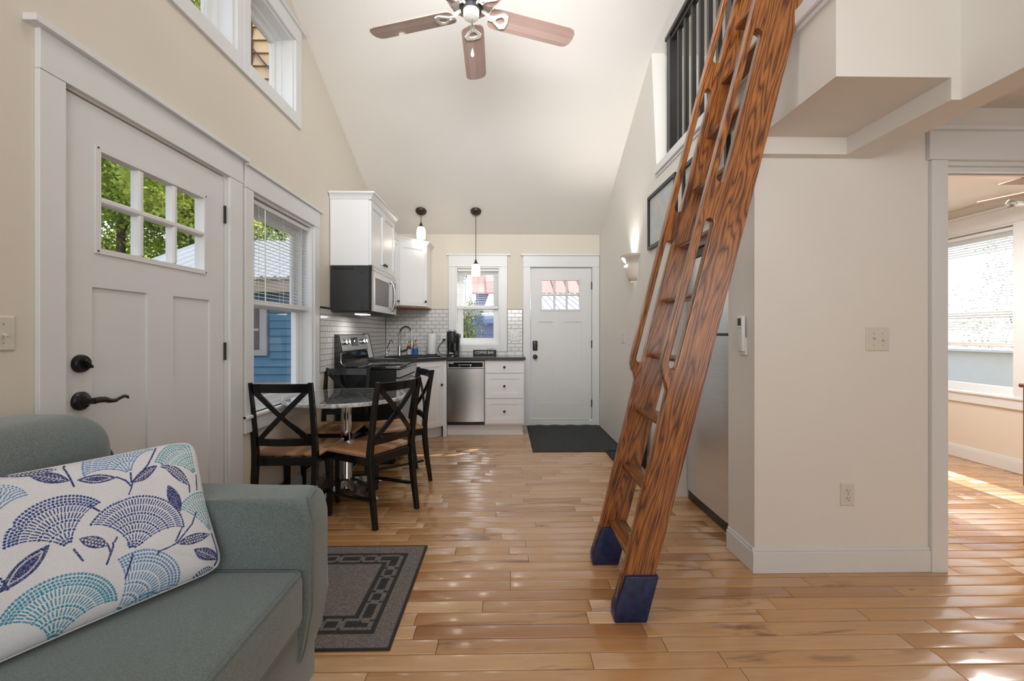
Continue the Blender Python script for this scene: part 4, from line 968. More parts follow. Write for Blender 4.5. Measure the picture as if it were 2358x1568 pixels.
# ------------------------------------------------------------------ ladder
ld = thing('loft_ladder', 'dark stained oak ship ladder with navy feet leaning on the loft edge', 'ladder', (.57, 2.08, 0))
def stringer(y0, y1):
    cu = bpy.data.curves.new('s', 'CURVE'); cu.dimensions = '2D'; cu.fill_mode = 'BOTH'; cu.extrude = (y1-y0)/2-.004; cu.bevel_depth = .004; cu.bevel_resolution = 1; cu.offset = -.004
    def poly(pts):
        s = cu.splines.new('POLY'); s.points.add(len(pts)-1)
        for p, q in zip(s.points, pts): p.co = (q[0], q[1], 0, 1)
        s.use_cyclic_u = True
    SLP = .2585
    def rx(z): return .636+SLP*(z-.183)
    def lx(z): return .503+.2405*(z-.188)
    def hx(z): return rx(z)-.2025
    out = [(rx(.02), .02), (rx(3.45), 3.45), (hx(3.45)+.03, 3.45), (hx(3.40), 3.40), (hx(1.16), 1.16), (hx(1.10)+.001, 1.10), (hx(1.06)+.008, 1.06), (hx(1.03)+.021, 1.03), (hx(1.005)+.040, 1.005), (lx(.972), .972), (lx(.93), .93), (lx(.5), .5), (lx(.02), .02)]
    poly(out)
    for za, zb in ((1.067, 1.712), (1.866, 2.522), (2.658, 3.31)):
        r_ = .0185; pts = []; ca = Vector((hx(za+r_)+.0475+.0, za+r_)); cb_ = Vector((hx(zb-r_)+.0475, zb-r_))
        n_ = 7; d = (cb_-ca).normalized(); pd = Vector((d.y, -d.x))
        for i in range(n_): a = PI*i/(n_-1); pts.append(cb_+pd*math.cos(a)*r_+d*math.sin(a)*r_)
        for i in range(n_): a = PI*i/(n_-1); pts.append(ca-pd*math.cos(a)*r_-d*math.sin(a)*r_)
        poly([tuple(p) for p in pts])
    o = bpy.data.objects.new('s', cu); C.objects.link(o); dg = bpy.context.evaluated_depsgraph_get(); me = bpy.data.meshes.new_from_object(o.evaluated_get(dg)); bpy.data.objects.remove(o)
    M = Matrix(((1, 0, 0, 0), (0, 0, 1, (y0+y1)/2), (0, 1, 0, 0), (0, 0, 0, 1))); me.transform(Matrix.Translation(-root_loc(ld)) @ M); me.flip_normals()
    me.materials.clear(); me.materials.append(OAK); me.shade_smooth(); me.set_sharp_from_angle(angle=math.radians(30))
    q = bpy.data.objects.new('side_rail', me); C.objects.link(q); q.parent = ld
    return q
stringer(1.835, 1.880); stringer(2.290, 2.335)
for z in (.235, .53, .822, 1.112, 1.405, 1.695, 1.985, 2.275, 2.565, 2.855, 3.145):
    xr = .636+.2585*(z-.183)
    MB().box(xr-.104, xr-.012, 1.8795, 2.2905, z-.022, z, .005, 2).build('tread', OAKT, ld)
for y0_, y1_ in ((1.82, 1.894), (2.278, 2.350)):
    mb = MB(); mb.prism([(.462, .0), (.598, .0), (.650, .195), (.510, .195), (.4615, .045)], 'Y', y0_, y1_)
    bmesh.ops.bevel(mb.bm, geom=list(mb.bm.edges), offset=.005, segments=2, profile=.5, affect='EDGES'); ft = mb.build('foot_block', NAVY, ld, label='navy painted foot block')
    MB().bar((.4795, (y0_+y1_)/2, .08), (.5065, (y0_+y1_)/2, .195), .022, .012).build('bare_wood_inset', OAKT, ft)

# ------------------------------------------------------------------ loft railing
lr = thing('loft_railing', 'black metal railing with square balusters along the loft edge', 'railing', (1.29, 3.3, 2.605))
mb = MB(); mb.box(1.258, 1.318, 3.295, 3.365, 2.605, 3.50, .003); mb.build('newel_post', RAILM, lr)
MB().box(1.250, 1.326, 2.40, 3.385, 3.50, 3.535, .005).build('top_rail', RAILM, lr)
MB().box(1.268, 1.308, 2.40, 3.295, 3.465, 3.50, .002).build('sub_rail', RAILM, lr)
mb = MB(); mb.box(1.258, 1.318, 2.40, 2.465, 2.605, 3.50, .003); mb.build('newel_post', RAILM, lr)
y = 3.185; bp = None
while y > 2.5:
    if bp is None: bp = MB().box(1.275, 1.303, y-.014, y+.014, 2.605, 3.466, .002).build('baluster', RAILM, lr); yb = y
    else: o = bp.copy(); C.objects.link(o); o.parent = lr; o.location = (0, y-yb, 0)
    y -= .118

# ------------------------------------------------------------------ sconce, maps
sc = thing('wall_sconce', 'cream ceramic uplight sconce glowing on the right kitchen wall', 'sconce', (1.2, 4.2, 1.72))
rows = []
for z, hw, dn in ((1.725, .055, .045), (1.735, .075, .060), (1.78, .095, .072), (1.87, .108, .085), (1.905, .112, .089), (1.915, .125, .098), (1.93, .135, .105), (1.94, .150, .115), (1.955, .168, .127), (1.97, .180, .132), (1.975, .182, .133), (1.975, .174, .125), (1.95, .150, .10), (1.88, .10, .07)):
    rows.append([(1.2595-dn*math.sin(PI*k/14), 4.20-hw*math.cos(PI*k/14), z) for k in range(15)])
MB().grid(rows).build('ceramic_shade', simple('sconce_ceramic', (.66, .60, .52), .6, var=.01), sc, recalc=True, angle=50)
MB().box(1.166, 1.171, 4.16, 4.24, 1.868, 1.882, .002).build('light_slot', LAMPLIT, sc)
MB().box(1.22, 1.255, 4.17, 4.23, 1.80, 1.93, .01).build('lamp', LAMPLIT, sc)
light('sconce_up', 'SPOT', (1.185, 4.2, 1.90), 38, (1, .96, .92), (PI, math.radians(-6), 0), .03, spot_size=math.radians(98), spot_blend=1.0)
def framed(name, label, y0, y1, z0, z1):
    t = thing(name, label, 'picture', (1.25, (y0+y1)/2, z0), 'framed maps over the fridge')
    T_ = TRW(1.259)
    mb = MB(T_); mb.cells(y0, y1, z0, z1, 0, .024, [(y0+.026, y1-.026, z0+.026, z1-.026)]); mb.build('black_frame', BLKMET, t)
    MB(T_).box(y0+.026, y1-.026, .004, .008, z0+.026, z1-.026).build('map_print', MAPP, t)
    MB(T_).box(y0+.026, y1-.026, .012, .0135, z0+.026, z1-.026).build('glazing', PGLASS, t)
framed('framed_map', 'black framed coastal map nearer the sconce, left of two', 3.145, 3.755, 1.942, 2.398)
framed('framed_map', 'black framed map behind the ladder, right of two over the fridge', 2.405, 3.02, 1.942, 2.385)

# ------------------------------------------------------------------ pendants and ceiling fan
def pendant(x, y, ztop, zbot, label):
    zc_ = zc(y); t = thing('pendant_light', label, 'pendant lamp', (x, y, zbot), 'opal pendants over the counter')
    n = Vector((0, SLOPE, 1)).normalized(); q = Vector((0, 0, -1)).rotation_difference(-n).to_matrix().to_4x4()
    T_ = Matrix.Translation((x, y, zc_)) @ q
    MB(T_).lathe([(.066, .0), (.066, -.012), (.058, -.026), (.045, -.036), (.020, -.044), (0, -.046)], (0, 0, 0), 28).build('canopy', BRONZE, t)
    MB().tube([(x, y, zc_-.03), (x, y, ztop+.05)], .0035, 8).build('stem_cord', BRONZE, t)
    MB().lathe([(.004, ztop+.062), (.007, ztop+.052), (.012, ztop+.035), (.022, ztop+.014), (.032, ztop+.002), (.032, ztop-.006), (0, ztop-.006)], (x, y, 0), 20).build('socket_cup', BRONZE, t)
    h_ = ztop-zbot
    MB().lathe([(.030, ztop), (.042, ztop-.012), (.052, ztop-.035), (.057, ztop-h_*.5), (.055, ztop-h_*.8), (.051, zbot), (.047, zbot), (.050, ztop-h_*.8), (.052, ztop-h_*.5), (.038, ztop-.02)], (x, y, 0), 28, cap=False).build('opal_shade', SHADE, t)
    light('pendant_bulb', 'POINT', (x, y, zbot-.07), 1.6, (1, .86, .68), size=.055)
pendant(-1.033, 5.36, 2.535, 2.385, 'opal glass pendant on a short stem, left of two near the wall cabinets')
pendant(-.360, 5.36, 2.078, 1.930, 'opal glass pendant hanging long before the kitchen window, right of two')
fn = thing('ceiling_fan', 'white ceiling fan with five pinkish wood blades on the vaulted ceiling', 'ceiling fan', (-.186, 2.39, 2.97))
FX, FY, FZ = -.186, 2.39, 2.985
mb = MB(); mb.lathe([(.045, 4.06), (.05, 4.0), (.014, 3.97), (.014, 3.22), (.05, 3.215), (.07, 3.19), (.115, 3.17), (.135, 3.13), (.136, 3.06), (.12, 3.035), (.10, 3.03), (.07, 3.03)], (FX, FY, 0), 36); mh = mb.build('motor_housing', FANW, fn)
mb = MB()
for i in range(26):
    a = 2*PI*i/26; M = Matrix.Translation((FX, FY, 3.036)) @ Matrix.Rotation(a, 4, 'Z'); mb.box(.082, .112, -.006, .006, -.004, .004, .001, M=M)
mb.build('vent_slots', DKGREY, mh)
mb = MB(); mb.lathe([(.066, 3.028), (.066, 3.012), (.055, 3.008), (.055, 2.99), (0, 2.99)], (FX, FY, 0), 28); mb.build('flywheel', DKGREY, fn)
mb = MB(); mb.lathe([(.046, 3.02), (.046, 2.985), (.044, 2.972), (.044, 2.962), (.038, 2.953), (.0, 2.949)], (FX, FY, 0), 28); mb.build('switch_housing', FANW, fn)
mb = MB(); mb.tube([(FX+.006, FY, 2.952), (FX+.007, FY, 2.78)], .0015, 6); pc = mb.build('pull_chain', NICKEL, fn)
MB().lathe([(.001, 2.787), (.004, 2.777), (.0095, 2.755), (.009, 2.745), (0, 2.738)], (FX+.007, FY, 0), 14).build('teardrop_fob', WPLAST, pc)
blade0 = None; iron0 = None
for i in range(5):
    a = math.radians(91+72*i)
    if blade0 is None:
        cu = [(.105, -.045), (.12, -.060), (.15, -.066), (.575, -.068), (.60, -.060), (.618, -.035), (.622, 0), (.618, .035), (.60, .060), (.575, .068), (.15, .066), (.12, .060), (.105, .045), (.100, 0)]
        M = Matrix.Rotation(math.radians(-11), 4, 'X')
        mb = MB(M); mb.prism(cu, 'Z', -.003, .003); blade0 = mb.build('fan_blade', BLADE); blade0.parent = fn
        mb = MB(M)
        mb.prism([(.155, -.006), (.215, -.026), (.235, -.018), (.235, .018), (.215, .026), (.155, .006)], 'Z', -.007, -.003)
        mb.bm.free(); mb.bm = bmesh.new()
        ou = [(.095, -.012), (.125, -.016), (.175, -.050), (.202, -.040), (.210, 0), (.202, .040), (.175, .050), (.125, .016), (.095, .012)]; inn = [(.140, -.0), (.145, -.013), (.170, -.028), (.186, -.018), (.190, 0), (.186, .018), (.170, .028), (.145, .013), (.140, .001)]
        for zz, fl in ((-.010, 0), (-.003, 1)):
            vo_ = [mb.bm.verts.new(M @ Vector((p[0], p[1], zz))) for p in ou]; vi_ = [mb.bm.verts.new(M @ Vector((p[0], p[1], zz))) for p in inn]
            for j in range(9): mb.bm.faces.new((vo_[j], vo_[(j+1) % 9], vi_[(j+1) % 9], vi_[j]))
            if fl: 
                for j in range(9): mb.bm.faces.new((vo_[j], vo_[(j+1) % 9], pv[(j+1) % 9], pv[j])); mb.bm.faces.new((vi_[j], vi_[(j+1) % 9], pi_[(j+1) % 9], pi_[j]))
            pv, pi_ = vo_, vi_
        mb.T = I4
        mb.bar((.04, 0, .028), (.07, 0, .022), .022, .009, .002, up=(0, 1, 0)); mb.bar((.07, 0, .022), (.13, 0, -.008), .020, .009, .002, up=(0, 1, 0))
        iron0 = mb.build('blade_iron', FANW); iron0.parent = blade0
        bl = blade0
    else:
        bl = blade0.copy(); C.objects.link(bl); bl.parent = fn; ir = iron0.copy(); C.objects.link(ir); ir.parent = bl
    bl.location = (0, 0, FZ-2.97-.002); bl.rotation_euler = (0, 0, a)

# ------------------------------------------------------------------ sofa
so = thing('sofa', 'sage green fabric sofa with a low squared arm against the left wall', 'sofa', (-1.05, .6, 0))
mb = MB(); mb.box(-1.50, -.645, -.30, 1.50, .06, .34, .02, 2); mb.build('sofa_base', SOFA, so)
for x in (-1.45, -.76):
    for y in (-.36, 1.42): MB().lathe([(.020, .003), (.028, .06)], (x, y, 0), 12).build('foot', REDBR, so)
def cushion(mb, x0, x1, y0, y1, z0, z1, r, puff=.0, seg=5, M=None):
    t = MB(); t.box(x0, x1, y0, y1, z0, z1, r, seg)
    return t
def arm(y0, y1):
    mb = MB(); prof = [(-1.52, .05), (-.690, .05), (-.635, .22), (-.612, .35), (-.608, .62), (-.625, .685), (-.66, .702), (-.9, .702), (-1.2, .706), (-1.52, .71)]
    mb.prism(prof, 'Y', y0, y1)
    es = [e for e in mb.bm.edges]
    bmesh.ops.bevel(mb.bm, geom=es, offset=.030, segments=6, profile=.5, affect='EDGES', clamp_overlap=True)
    a = mb.build('arm', SOFA, so, angle=85)
    for yy in (y0+.022,):
        pts = [(-.690, yy, .07), (-.634, yy, .22), (-.611, yy, .35), (-.608, yy, .62), (-.616, yy+.004, .668), (-.630, yy+.02, .692), (-.640, y1-.03, .700)]
        MB().tube(pts, .0042, 8).build('piping', SOFAP, a)
arm(1.362, 1.515); arm(-.45, -.31)
mb = MB(); mb.box(-1.30, -.618, -.30, 1.357, .325, .492, .030, 5)
bmesh.ops.subdivide_edges(mb.bm, edges=[e for e in mb.bm.edges if e.calc_length() > .3], cuts=7, use_grid_fill=True)
for v in mb.bm.verts:
    if v.co.z > .40: v.co.z += .020*math.sin(PI*(v.co.x+1.30)/.68)*math.sin(PI*(v.co.y+.3)/1.66)
cu = mb.build('seat_cushion', SOFA, so, angle=60)
pp = [(-.626, -.28, .484), (-.6255, .5, .486), (-.626, 1.335, .485), (-.645, 1.350, .485), (-1.0, 1.352, .486)]
MB().tube(pp, .0048, 8).build('piping', SOFAP, cu)
pp = [(-.626, -.28, .334), (-.6255, .5, .334), (-.626, 1.335, .334), (-.645, 1.350, .334)]
MB().tube(pp, .0048, 8).build('piping', SOFAP, cu)
mb = MB(); mb.box(-1.535, -1.20, -.44, 1.42, .30, .975, .105, 7)
for v in mb.bm.verts:
    if v.co.z > .6: v.co.z += .018*math.sin(PI*(v.co.y+.44)/1.86); v.co.x -= .05*(v.co.z-.6)
bk = mb.build('backrest', SOFA, so, angle=60)
pts = [(-1.233, 1.394, .45), (-1.243, 1.394, .84), (-1.255, 1.365, .905), (-1.275, 1.31, .945)]
MB().tube(pts, .004, 8).build('piping', SOFAP, bk)

# ------------------------------------------------------------------ printed pillow
pl = thing('throw_pillow', 'long white pillow with navy, blue and teal fan flowers on the sofa', 'pillow', (-.97, 1.1, .5))
PA = Vector((-.856, 1.33, .512)); pa = Vector((-.518, -.856, 0)).normalized(); pb = Vector((-.155, .09, .363)).normalized(); pn_ = pa.cross(pb).normalized()
if pn_.x < 0: pn_ = -pn_
PWD, PHT = .62, .405
CREAM = (.79, .79, .83); NV = (.028, .045, .20); NB = (.018, .065, .27); LB = (.09, .27, .55); TE = (.03, .31, .46); GT = (.10, .38, .45)
NX, NY = 720, 470
img = np.zeros((NY, NX, 3), dtype=np.float32); img[:] = CREAM
img *= (1+.05*np.random.RandomState(3).randn(NY, NX, 1)).astype(np.float32)
spk = np.random.RandomState(4).rand(NY, NX) < .0009; img[spk] *= .45
gx, gy = np.meshgrid((np.arange(NX)+.5)/NX*PWD, (np.arange(NY)+.5)/NY*PHT)
wear = np.random.RandomState(9).rand(NY, NX)
def blot(mask, c, x0, y0, x1, y1): pass
def paint(x0, x1, y0, y1, fn, c, wr_=.06):
    i0 = max(0, int((min(x0, x1)-.004)/PWD*NX)); i1 = min(NX, int((max(x0, x1)+.004)/PWD*NX)+2); j0 = max(0, int((min(y0, y1)-.004)/PHT*NY)); j1 = min(NY, int((max(y0, y1)+.004)/PHT*NY)+2)
    if i1 <= i0 or j1 <= j0: return
    X, Y = gx[j0:j1, i0:i1], gy[j0:j1, i0:i1]; m = fn(X, Y) & (wear[j0:j1, i0:i1] > wr_)
    sub = img[j0:j1, i0:i1]; sub[m] = np.array(c)*1.
def capsule(p, q, w_, c):
    px_, py_ = p; dx, dy = q[0]-p[0], q[1]-p[1]; L2 = max(dx*dx+dy*dy, 1e-12)
    def fn(X, Y):
        t = np.clip(((X-px_)*dx+(Y-py_)*dy)/L2, 0, 1); return (X-px_-t*dx)**2+(Y-py_-t*dy)**2 < w_*w_
    paint(min(p[0], q[0])-w_, max(p[0], q[0])+w_, min(p[1], q[1])-w_, max(p[1], q[1])+w_, fn, c)
def fan(b, ax, Rr, half, rows_, c, c2=None, lo=.08, flat=.16):
    bx, by = b; ax = math.radians(ax)
    def pt(r, q):
        hw = half*(.42+.58*min(1, r)**1.2); a = ax+hw*q; rad = r*Rr*(1-flat*q*q*r); return (bx+rad*math.cos(a), by+rad*math.sin(a))
    rr = lo
    for kind, thick in rows_:
        hw = half*(.42+.58*min(1, rr+thick/2)**1.2); rm = (rr+thick/2)*Rr
        n = max(3, int(2*hw*rm/(.0072 if kind == 'o' else .0064)))
        for i in range(n+1):
            q = -1+2*i/n
            if kind == 'o': p = pt(rr+thick/2, q); capsule(p, (p[0]+1e-5, p[1]), min(.0031, thick*Rr*.45), c)
            else: capsule(pt(rr+thick*.14, q), pt(rr+thick*.86, q), .0015, c2 or c)
        rr += thick
O = 'o'; D = 'd'
FR1 = [(O, .045), (O, .045), (O, .045), (D, .11), (O, .055), (D, .10), (O, .05), (D, .10), (O, .045), (D, .12), (D, .12), (O, .055)]
FR2 = [(O, .045), (O, .05), (D, .10), (O, .055), (D, .10), (O, .05), (D, .12), (D, .11), (O, .045), (O, .045), (O, .05), (O, .055)]
fan((.213, .122), 112, .155, 1.02, FR1, NB); fan((.326, .183), 74, .150, .98, FR2, NB)
fan((.185, .332), 76, .118, 1.10, FR1, LB); fan((.025, .285), 68, .140, .62, FR2, GT, flat=.05)
fan((.017, .106), 77, .134, .46, FR1, GT, flat=.05); fan((.440, .300), 100, .092, .9, FR2, LB)
fan((.368, -.010), 103, .156, 1.12, FR2, TE); fan((.262, -.018), 136, .182, .72, FR2, LB)
fan((.055, -.085), 93, .112, .62, FR2, NV); fan((.195, -.13), 88, .150, .5, FR1, TE); fan((.53, .08), 100, .14, .9, FR1, NB); fan((.56, .28), 95, .11, .9, FR2, TE)
def leafp(p, q, wd, style, c=NV):
    px_, py_ = p; dx, dy = q[0]-p[0], q[1]-p[1]; L = math.hypot(dx, dy); ux, uy = dx/L, dy/L
    def loc(X, Y): return ((X-px_)*ux+(Y-py_)*uy)/L, (-(X-px_)*uy+(Y-py_)*ux)/wd
    def body(X, Y):
        s, t = loc(X, Y); return (s > 0) & (s < 1) & (np.abs(t) < np.clip(np.sin(PI*np.clip(s, 0, 1)), 0, 1)**.8)
    m_ = wd*1.2; bb = (min(p[0], q[0])-m_, max(p[0], q[0])+m_, min(p[1], q[1])-m_, max(p[1], q[1])+m_)
    paint(*bb, body, c, .10)
    W = (.66, .63, .62)
    if style == 'dots':
        n = int(L/.0068)
        for i in range(1, n):
            for j in (-2, -1, 0, 1, 2):
                s = (i+.5*(j % 2))/n; t = j*.0066
                if 0 < s < 1 and abs(t)+.0026 < wd*math.sin(PI*s)**.8: capsule((px_+ux*s*L-uy*t, py_+uy*s*L+ux*t), (px_+ux*s*L-uy*t+1e-5, py_+uy*s*L+ux*t), .0024, W)
    elif style == 'veins':
        capsule((px_+dx*.1, py_+dy*.1), (px_+dx*.9, py_+dy*.9), .0008, W)
        for i in range(2, 9):
            for sg in (-1, 1):
                s = i/10.; w2 = .62*wd*math.sin(PI*s); a = (px_+dx*s, py_+dy*s); capsule(a, (a[0]-ux*.006-uy*w2*sg, a[1]-uy*.006+ux*w2*sg), .0007, W)
    elif style == 'outline':
        def ring(X, Y):
            s, t = loc(X, Y); f = np.clip(np.sin(PI*np.clip((s-.14)/.72, 0, 1)), 0, 1)*.60; return (s > .14) & (s < .86) & (np.abs(np.abs(t)-f) < .09)
        paint(*bb, ring, W, .15)
leafp((.370, .392), (.305, .350), .016, 'veins'); leafp((.292, .348), (.216, .331), .013, 'outline'); leafp((.186, .306), (.118, .342), .013, 'veins')
leafp((.104, .348), (.052, .258), .014, 'dots'); leafp((.309, .198), (.257, .160), .014, 'dots'); leafp((.117, .107), (.026, .103), .014, 'dots')
leafp((.077, .076), (.007, .023), .016, 'veins'); leafp((.445, .135), (.360, .205), .018, 'outline'); leafp((.107, .275), (.090, .190), .015, 'solid'); leafp((.420, .408), (.318, .392), .013, 'dots')
for s_ in [[(0.302, 0.40), (0.307, 0.391), (0.300, 0.333)], [(0.105, 0.400), (0.12, 0.38), (0.144, 0.346), (0.185, 0.309), (0.193, 0.28)], [(0.185, 0.335), (0.188, 0.309)], [(0.216, 0.332), (0.199, 0.316), (0.191, 0.299)], [(0.052, 0.26), (0.055, 0.239)],
           [(0.049, 0.176), (0.068, 0.147), (0.117, 0.109), (0.161, 0.096)], [(0.096, 0.146), (0.118, 0.115)], [(0.019, 0.103), (0.015, 0.062), (0.011, 0.028), (0.006, 0.002)], [(0.321, 0.177), (0.309, 0.144)], [(0.239, 0.174), (0.256, 0.14), (0.267, 0.117)],
           [(0.259, 0.164), (0.256, 0.14)], [(0.214, 0.118), (0.236, 0.068)], [(0.278, 0.271), (0.263, 0.252)], [(0.024, 0.286), (0.031, 0.241)]]:
    for a, b_ in zip(s_, s_[1:]): capsule(a, b_, .0022, NV)
def grid_mesh(name, fn, nx, ny, image, mat, parent):
    # nx*ny quads, colour per vertex from image
    u = np.linspace(0, 1, nx+1); v = np.linspace(0, 1, ny+1); U, V = np.meshgrid(u, v)
    co = fn(U, V).reshape(-1, 3).astype(np.float32); off = np.array(root_loc(parent), dtype=np.float32); co -= off
    idx = np.arange((nx+1)*(ny+1)).reshape(ny+1, nx+1)
    f = np.stack([idx[:-1, :-1], idx[:-1, 1:], idx[1:, 1:], idx[1:, :-1]], -1).reshape(-1, 4)
    me = bpy.data.meshes.new(name); me.vertices.add(len(co)); me.vertices.foreach_set('co', co.ravel())
    me.loops.add(f.size); me.loops.foreach_set('vertex_index', f.ravel().astype(np.int32)); me.polygons.add(len(f)); me.polygons.foreach_set('loop_start', np.arange(0, f.size, 4, dtype=np.int32)); me.polygons.foreach_set('loop_total', np.full(len(f), 4, dtype=np.int32))
    me.update(); me.validate()
    if image is not None:
        ih, iw = image.shape[:2]; at_ = me.color_attributes.new('print', 'FLOAT_COLOR', 'POINT')
        jj = np.clip((V*ih).astype(int), 0, ih-1); ii = np.clip((U*iw).astype(int), 0, iw-1); cc = np.ones(((nx+1)*(ny+1), 4), dtype=np.float32); cc[:, :3] = image[jj, ii].reshape(-1, 3); at_.data.foreach_set('color', cc.ravel())
    me.materials.append(mat); me.shade_smooth(); o = bpy.data.objects.new(name, me); C.objects.link(o); o.parent = parent; return o
def psurf(sign):
    A_ = np.array(PA); a_ = np.array(pa); b__ = np.array(pb); n_ = np.array(pn_)
    def fn(U, V):
        e_ = np.clip(1-np.abs(2*U-1)**6, 0, 1)*np.clip(1-np.abs(2*V-1)**3.2, 0, 1)
        t = .062*np.sqrt(e_)+.0015*np.sin(U*23+V*9)*e_
        # edges draw in a little between the corners
        aa = 2*U-1; bb = 2*V-1; mx_ = np.maximum(np.maximum(np.abs(aa), np.abs(bb)), 1e-6); k_ = mx_/((np.abs(aa)**13+np.abs(bb)**13)**(1/13.)+1e-9)
        uu = .5+.5*aa*k_+.012*(1-2*U)*np.sin(PI*V)**2; vv = .5+.5*bb*k_+.010*(1-2*V)*np.sin(PI*U)
        r_ = .02; uu = uu
        P = A_[None, None]+a_*(uu*PWD)[..., None]+b__*(vv*PHT)[..., None]+n_*(sign*t)[..., None]
        P[..., 2] = np.maximum(P[..., 2], .496+.0*P[..., 2])
        return P
    return fn
grid_mesh('printed_front', psurf(1), NX, NY, img, PRINT, pl)
gb_ = grid_mesh('printed_back', psurf(-1), 120, 80, img[::, ::-1], PRINT, pl)
fE = psurf(0); tt = np.linspace(0, 1, 60)
ed = np.concatenate([fE(tt[None], 0*tt[None])[0], fE(1+0*tt[None], tt[None])[0][1:], fE(1-tt[None], 1+0*tt[None])[0][1:], fE(0*tt[None], 1-tt[None])[0][1:]])
MB().tube([tuple(p) for p in ed], .0028, 6, cap=False).build('piped_edge', WHITEP, pl)

# ------------------------------------------------------------------ rugs
def rug_image(w_, h_, s=.004):
    nx, ny = int(w_/s), int(h_/s); im = np.zeros((ny, nx, 3), dtype=np.float32); X, Y = np.meshgrid((np.arange(nx)+.5)*s, (np.arange(ny)+.5)*s)
    rs = np.random.RandomState(5); LT = np.array((.23, .195, .175)); DK = np.array((.035, .036, .037))
    dx = np.minimum(X, w_-X); dy = np.minimum(Y, h_-Y); d = np.minimum(dx, dy)
    im[:] = LT; dark = (d < .010)
    dark |= ((d > .085) & (d < .108)) | ((d > .178) & (d < .200))
    lane = (d >= .108) & (d <= .178)
    along = np.where(dx < dy, Y, X); L = np.where(dx < dy, h_, w_)
    ph = np.mod(along-.09, .205); inner = (d > .122) & (d < .164)
    blk = inner & (((ph > .012) & (ph < .062)) | ((ph > .095) & (ph < .190)))
    tie = lane & ((ph > .070) & (ph < .084)) & ((d < .124) | (d > .162))
    tie |= lane & ((ph > .197) | (ph < .004)) & ((d < .124) | (d > .162))
    dark |= blk & lane | tie
    im[dark] = DK; im *= (1+.16*rs.randn(ny, nx, 1)).astype(np.float32); return np.clip(im, 0, 1), nx, ny
RW_, RH_ = 1.02, .815
rim, rnx, rny = rug_image(RW_, RH_)
ru = thing('door_rug', 'grey knitted doormat rug with dark linked border beside the sofa', 'rug', (-.955, 2.085, 0))
grid_mesh('knitted_top', lambda U, V: np.stack([-1.465+U*RW_, 1.678+V*RH_, .0085+0*U+.0*V], -1), rnx, rny, rim, RUG, ru)
MB().box(-1.468, -.442, 1.675, 2.496, .001, .0082, .003).build('bound_edge', MATB, ru)
ma = thing('entrance_mat', 'charcoal ribbed mat lying in front of the back door', 'mat', (.77, 5.1, 0))
mb = MB()
rows = []
xs = [.315+i*.9/24 for i in range(25)]
def mz(x, y): return .008+(.010*max(0, (y-5.60)/.12)*(1+math.sin(x*31))*.3 if y > 5.60 else 0)
for j, yy in enumerate([4.49, 4.7, 5.0, 5.3, 5.55, 5.62, 5.68, 5.735]): rows.append([(x, yy, mz(x, yy)) for x in xs])
mb.grid(rows); mb.build('ribbed_carpet', RIBMAT, ma)
MB().box(.285, 1.245, 4.46, 5.725, .001, .0065, .002).build('rubber_backing', MATB, ma)
tr_ = thing('boot_tray', 'dark blue-grey rubber tray along the right wall behind the ladder', 'tray', (1.14, 4.2, 0))
mb = MB(); mb.box(1.035, 1.255, 3.93, 4.452, .001, .012, .003); mb.build('tray_base', MATB, tr_)
for b_ in ((1.035, 1.047, 3.93, 4.452), (1.243, 1.255, 3.93, 4.452), (1.047, 1.243, 3.93, 3.942), (1.047, 1.243, 4.440, 4.452)): MB().box(*b_, .0125, .024, .003).build('tray_rim', MATB, tr_)
bn = thing('slim_bin', 'narrow black bin by the right wall, half hidden behind the ladder', 'bin', (1.2, 3.82, 0))
mb = MB(); mb.cells(0, 0, 0, 0, 0, 0, []); loft(mb, [(1.195, 3.82, .035, .075, .002), (1.193, 3.82, .042, .088, .43), (1.193, 3.82, .045, .092, .44)], 28, 6); mb.build('bin_body', BLKMET, bn)
mb = MB(); loft(mb, [(1.193, 3.82, .046, .094, .4405), (1.193, 3.82, .044, .09, .458)], 28, 6); mb.build('bin_lid', MATB, bn)

# ------------------------------------------------------------------ table and chairs
tb = thing('bistro_table', 'round glossy grey-topped bistro table on a chrome pedestal', 'table', (-1.21, 3.33, 0))
MB().lathe([(0, .7505), (.425, .7505), (.4255, .7495)], (-1.21, 3.33, 0), 72, cap=False).build('table_top', TTOP, tb)
MB().lathe([(.4258, .7495), (.434, .7508), (.440, .748), (.441, .738), (.440, .727), (.434, .722), (.0, .722)], (-1.21, 3.33, 0), 72, cap=False).build('clear_rim', TEDGE, tb)
MB().lathe([(.10, .716), (.10, .7215), (0, .7215)], (-1.21, 3.33, 0), 28).build('mounting_plate', CHROME, tb)
MB().lathe([(.045, .095), (.038, .11), (.038, .70), (.06, .715), (0, .715)], (-1.21, 3.33, 0), 32).build('pedestal', CHROME, tb)
MB().lathe([(.0, .12), (.052, .118), (.062, .10), (.064, .06), (.0, .055)], (-1.21, 3.33, 0), 32).build('hub_collar', CHROME, tb)
leg0 = None
for i in range(4):
    a = math.radians(-32+90*i)
    if leg0 is None:
        rows = []
        for k in range(11):
            t = k/10.; r_ = .03+.29*t; z = .108*math.cos(t*PI/2)**.9+.018; wv_ = .050*(1-.25*t)*(1+.25*math.sin(PI*t)); hgt = .030*(1-t)+.012
            zl = max(.004, z-hgt-.018*math.sin(PI*t))
            rows.append([(r_, -wv_*.75, z-.006), (r_, -wv_*.3, z), (r_, wv_*.3, z), (r_, wv_*.75, z-.006), (r_, wv_, zl), (r_, -wv_, zl)])
        mb = MB(); mb.grid(rows, closed_u=True, cap=True); leg0 = mb.build('base_leg', STEEL, angle=50); leg0.parent = tb; L_ = leg0
    else:
        L_ = leg0.copy(); C.objects.link(L_); L_.parent = tb
    L_.rotation_euler = (0, 0, a)
    L_.location = (0, 0, 0)
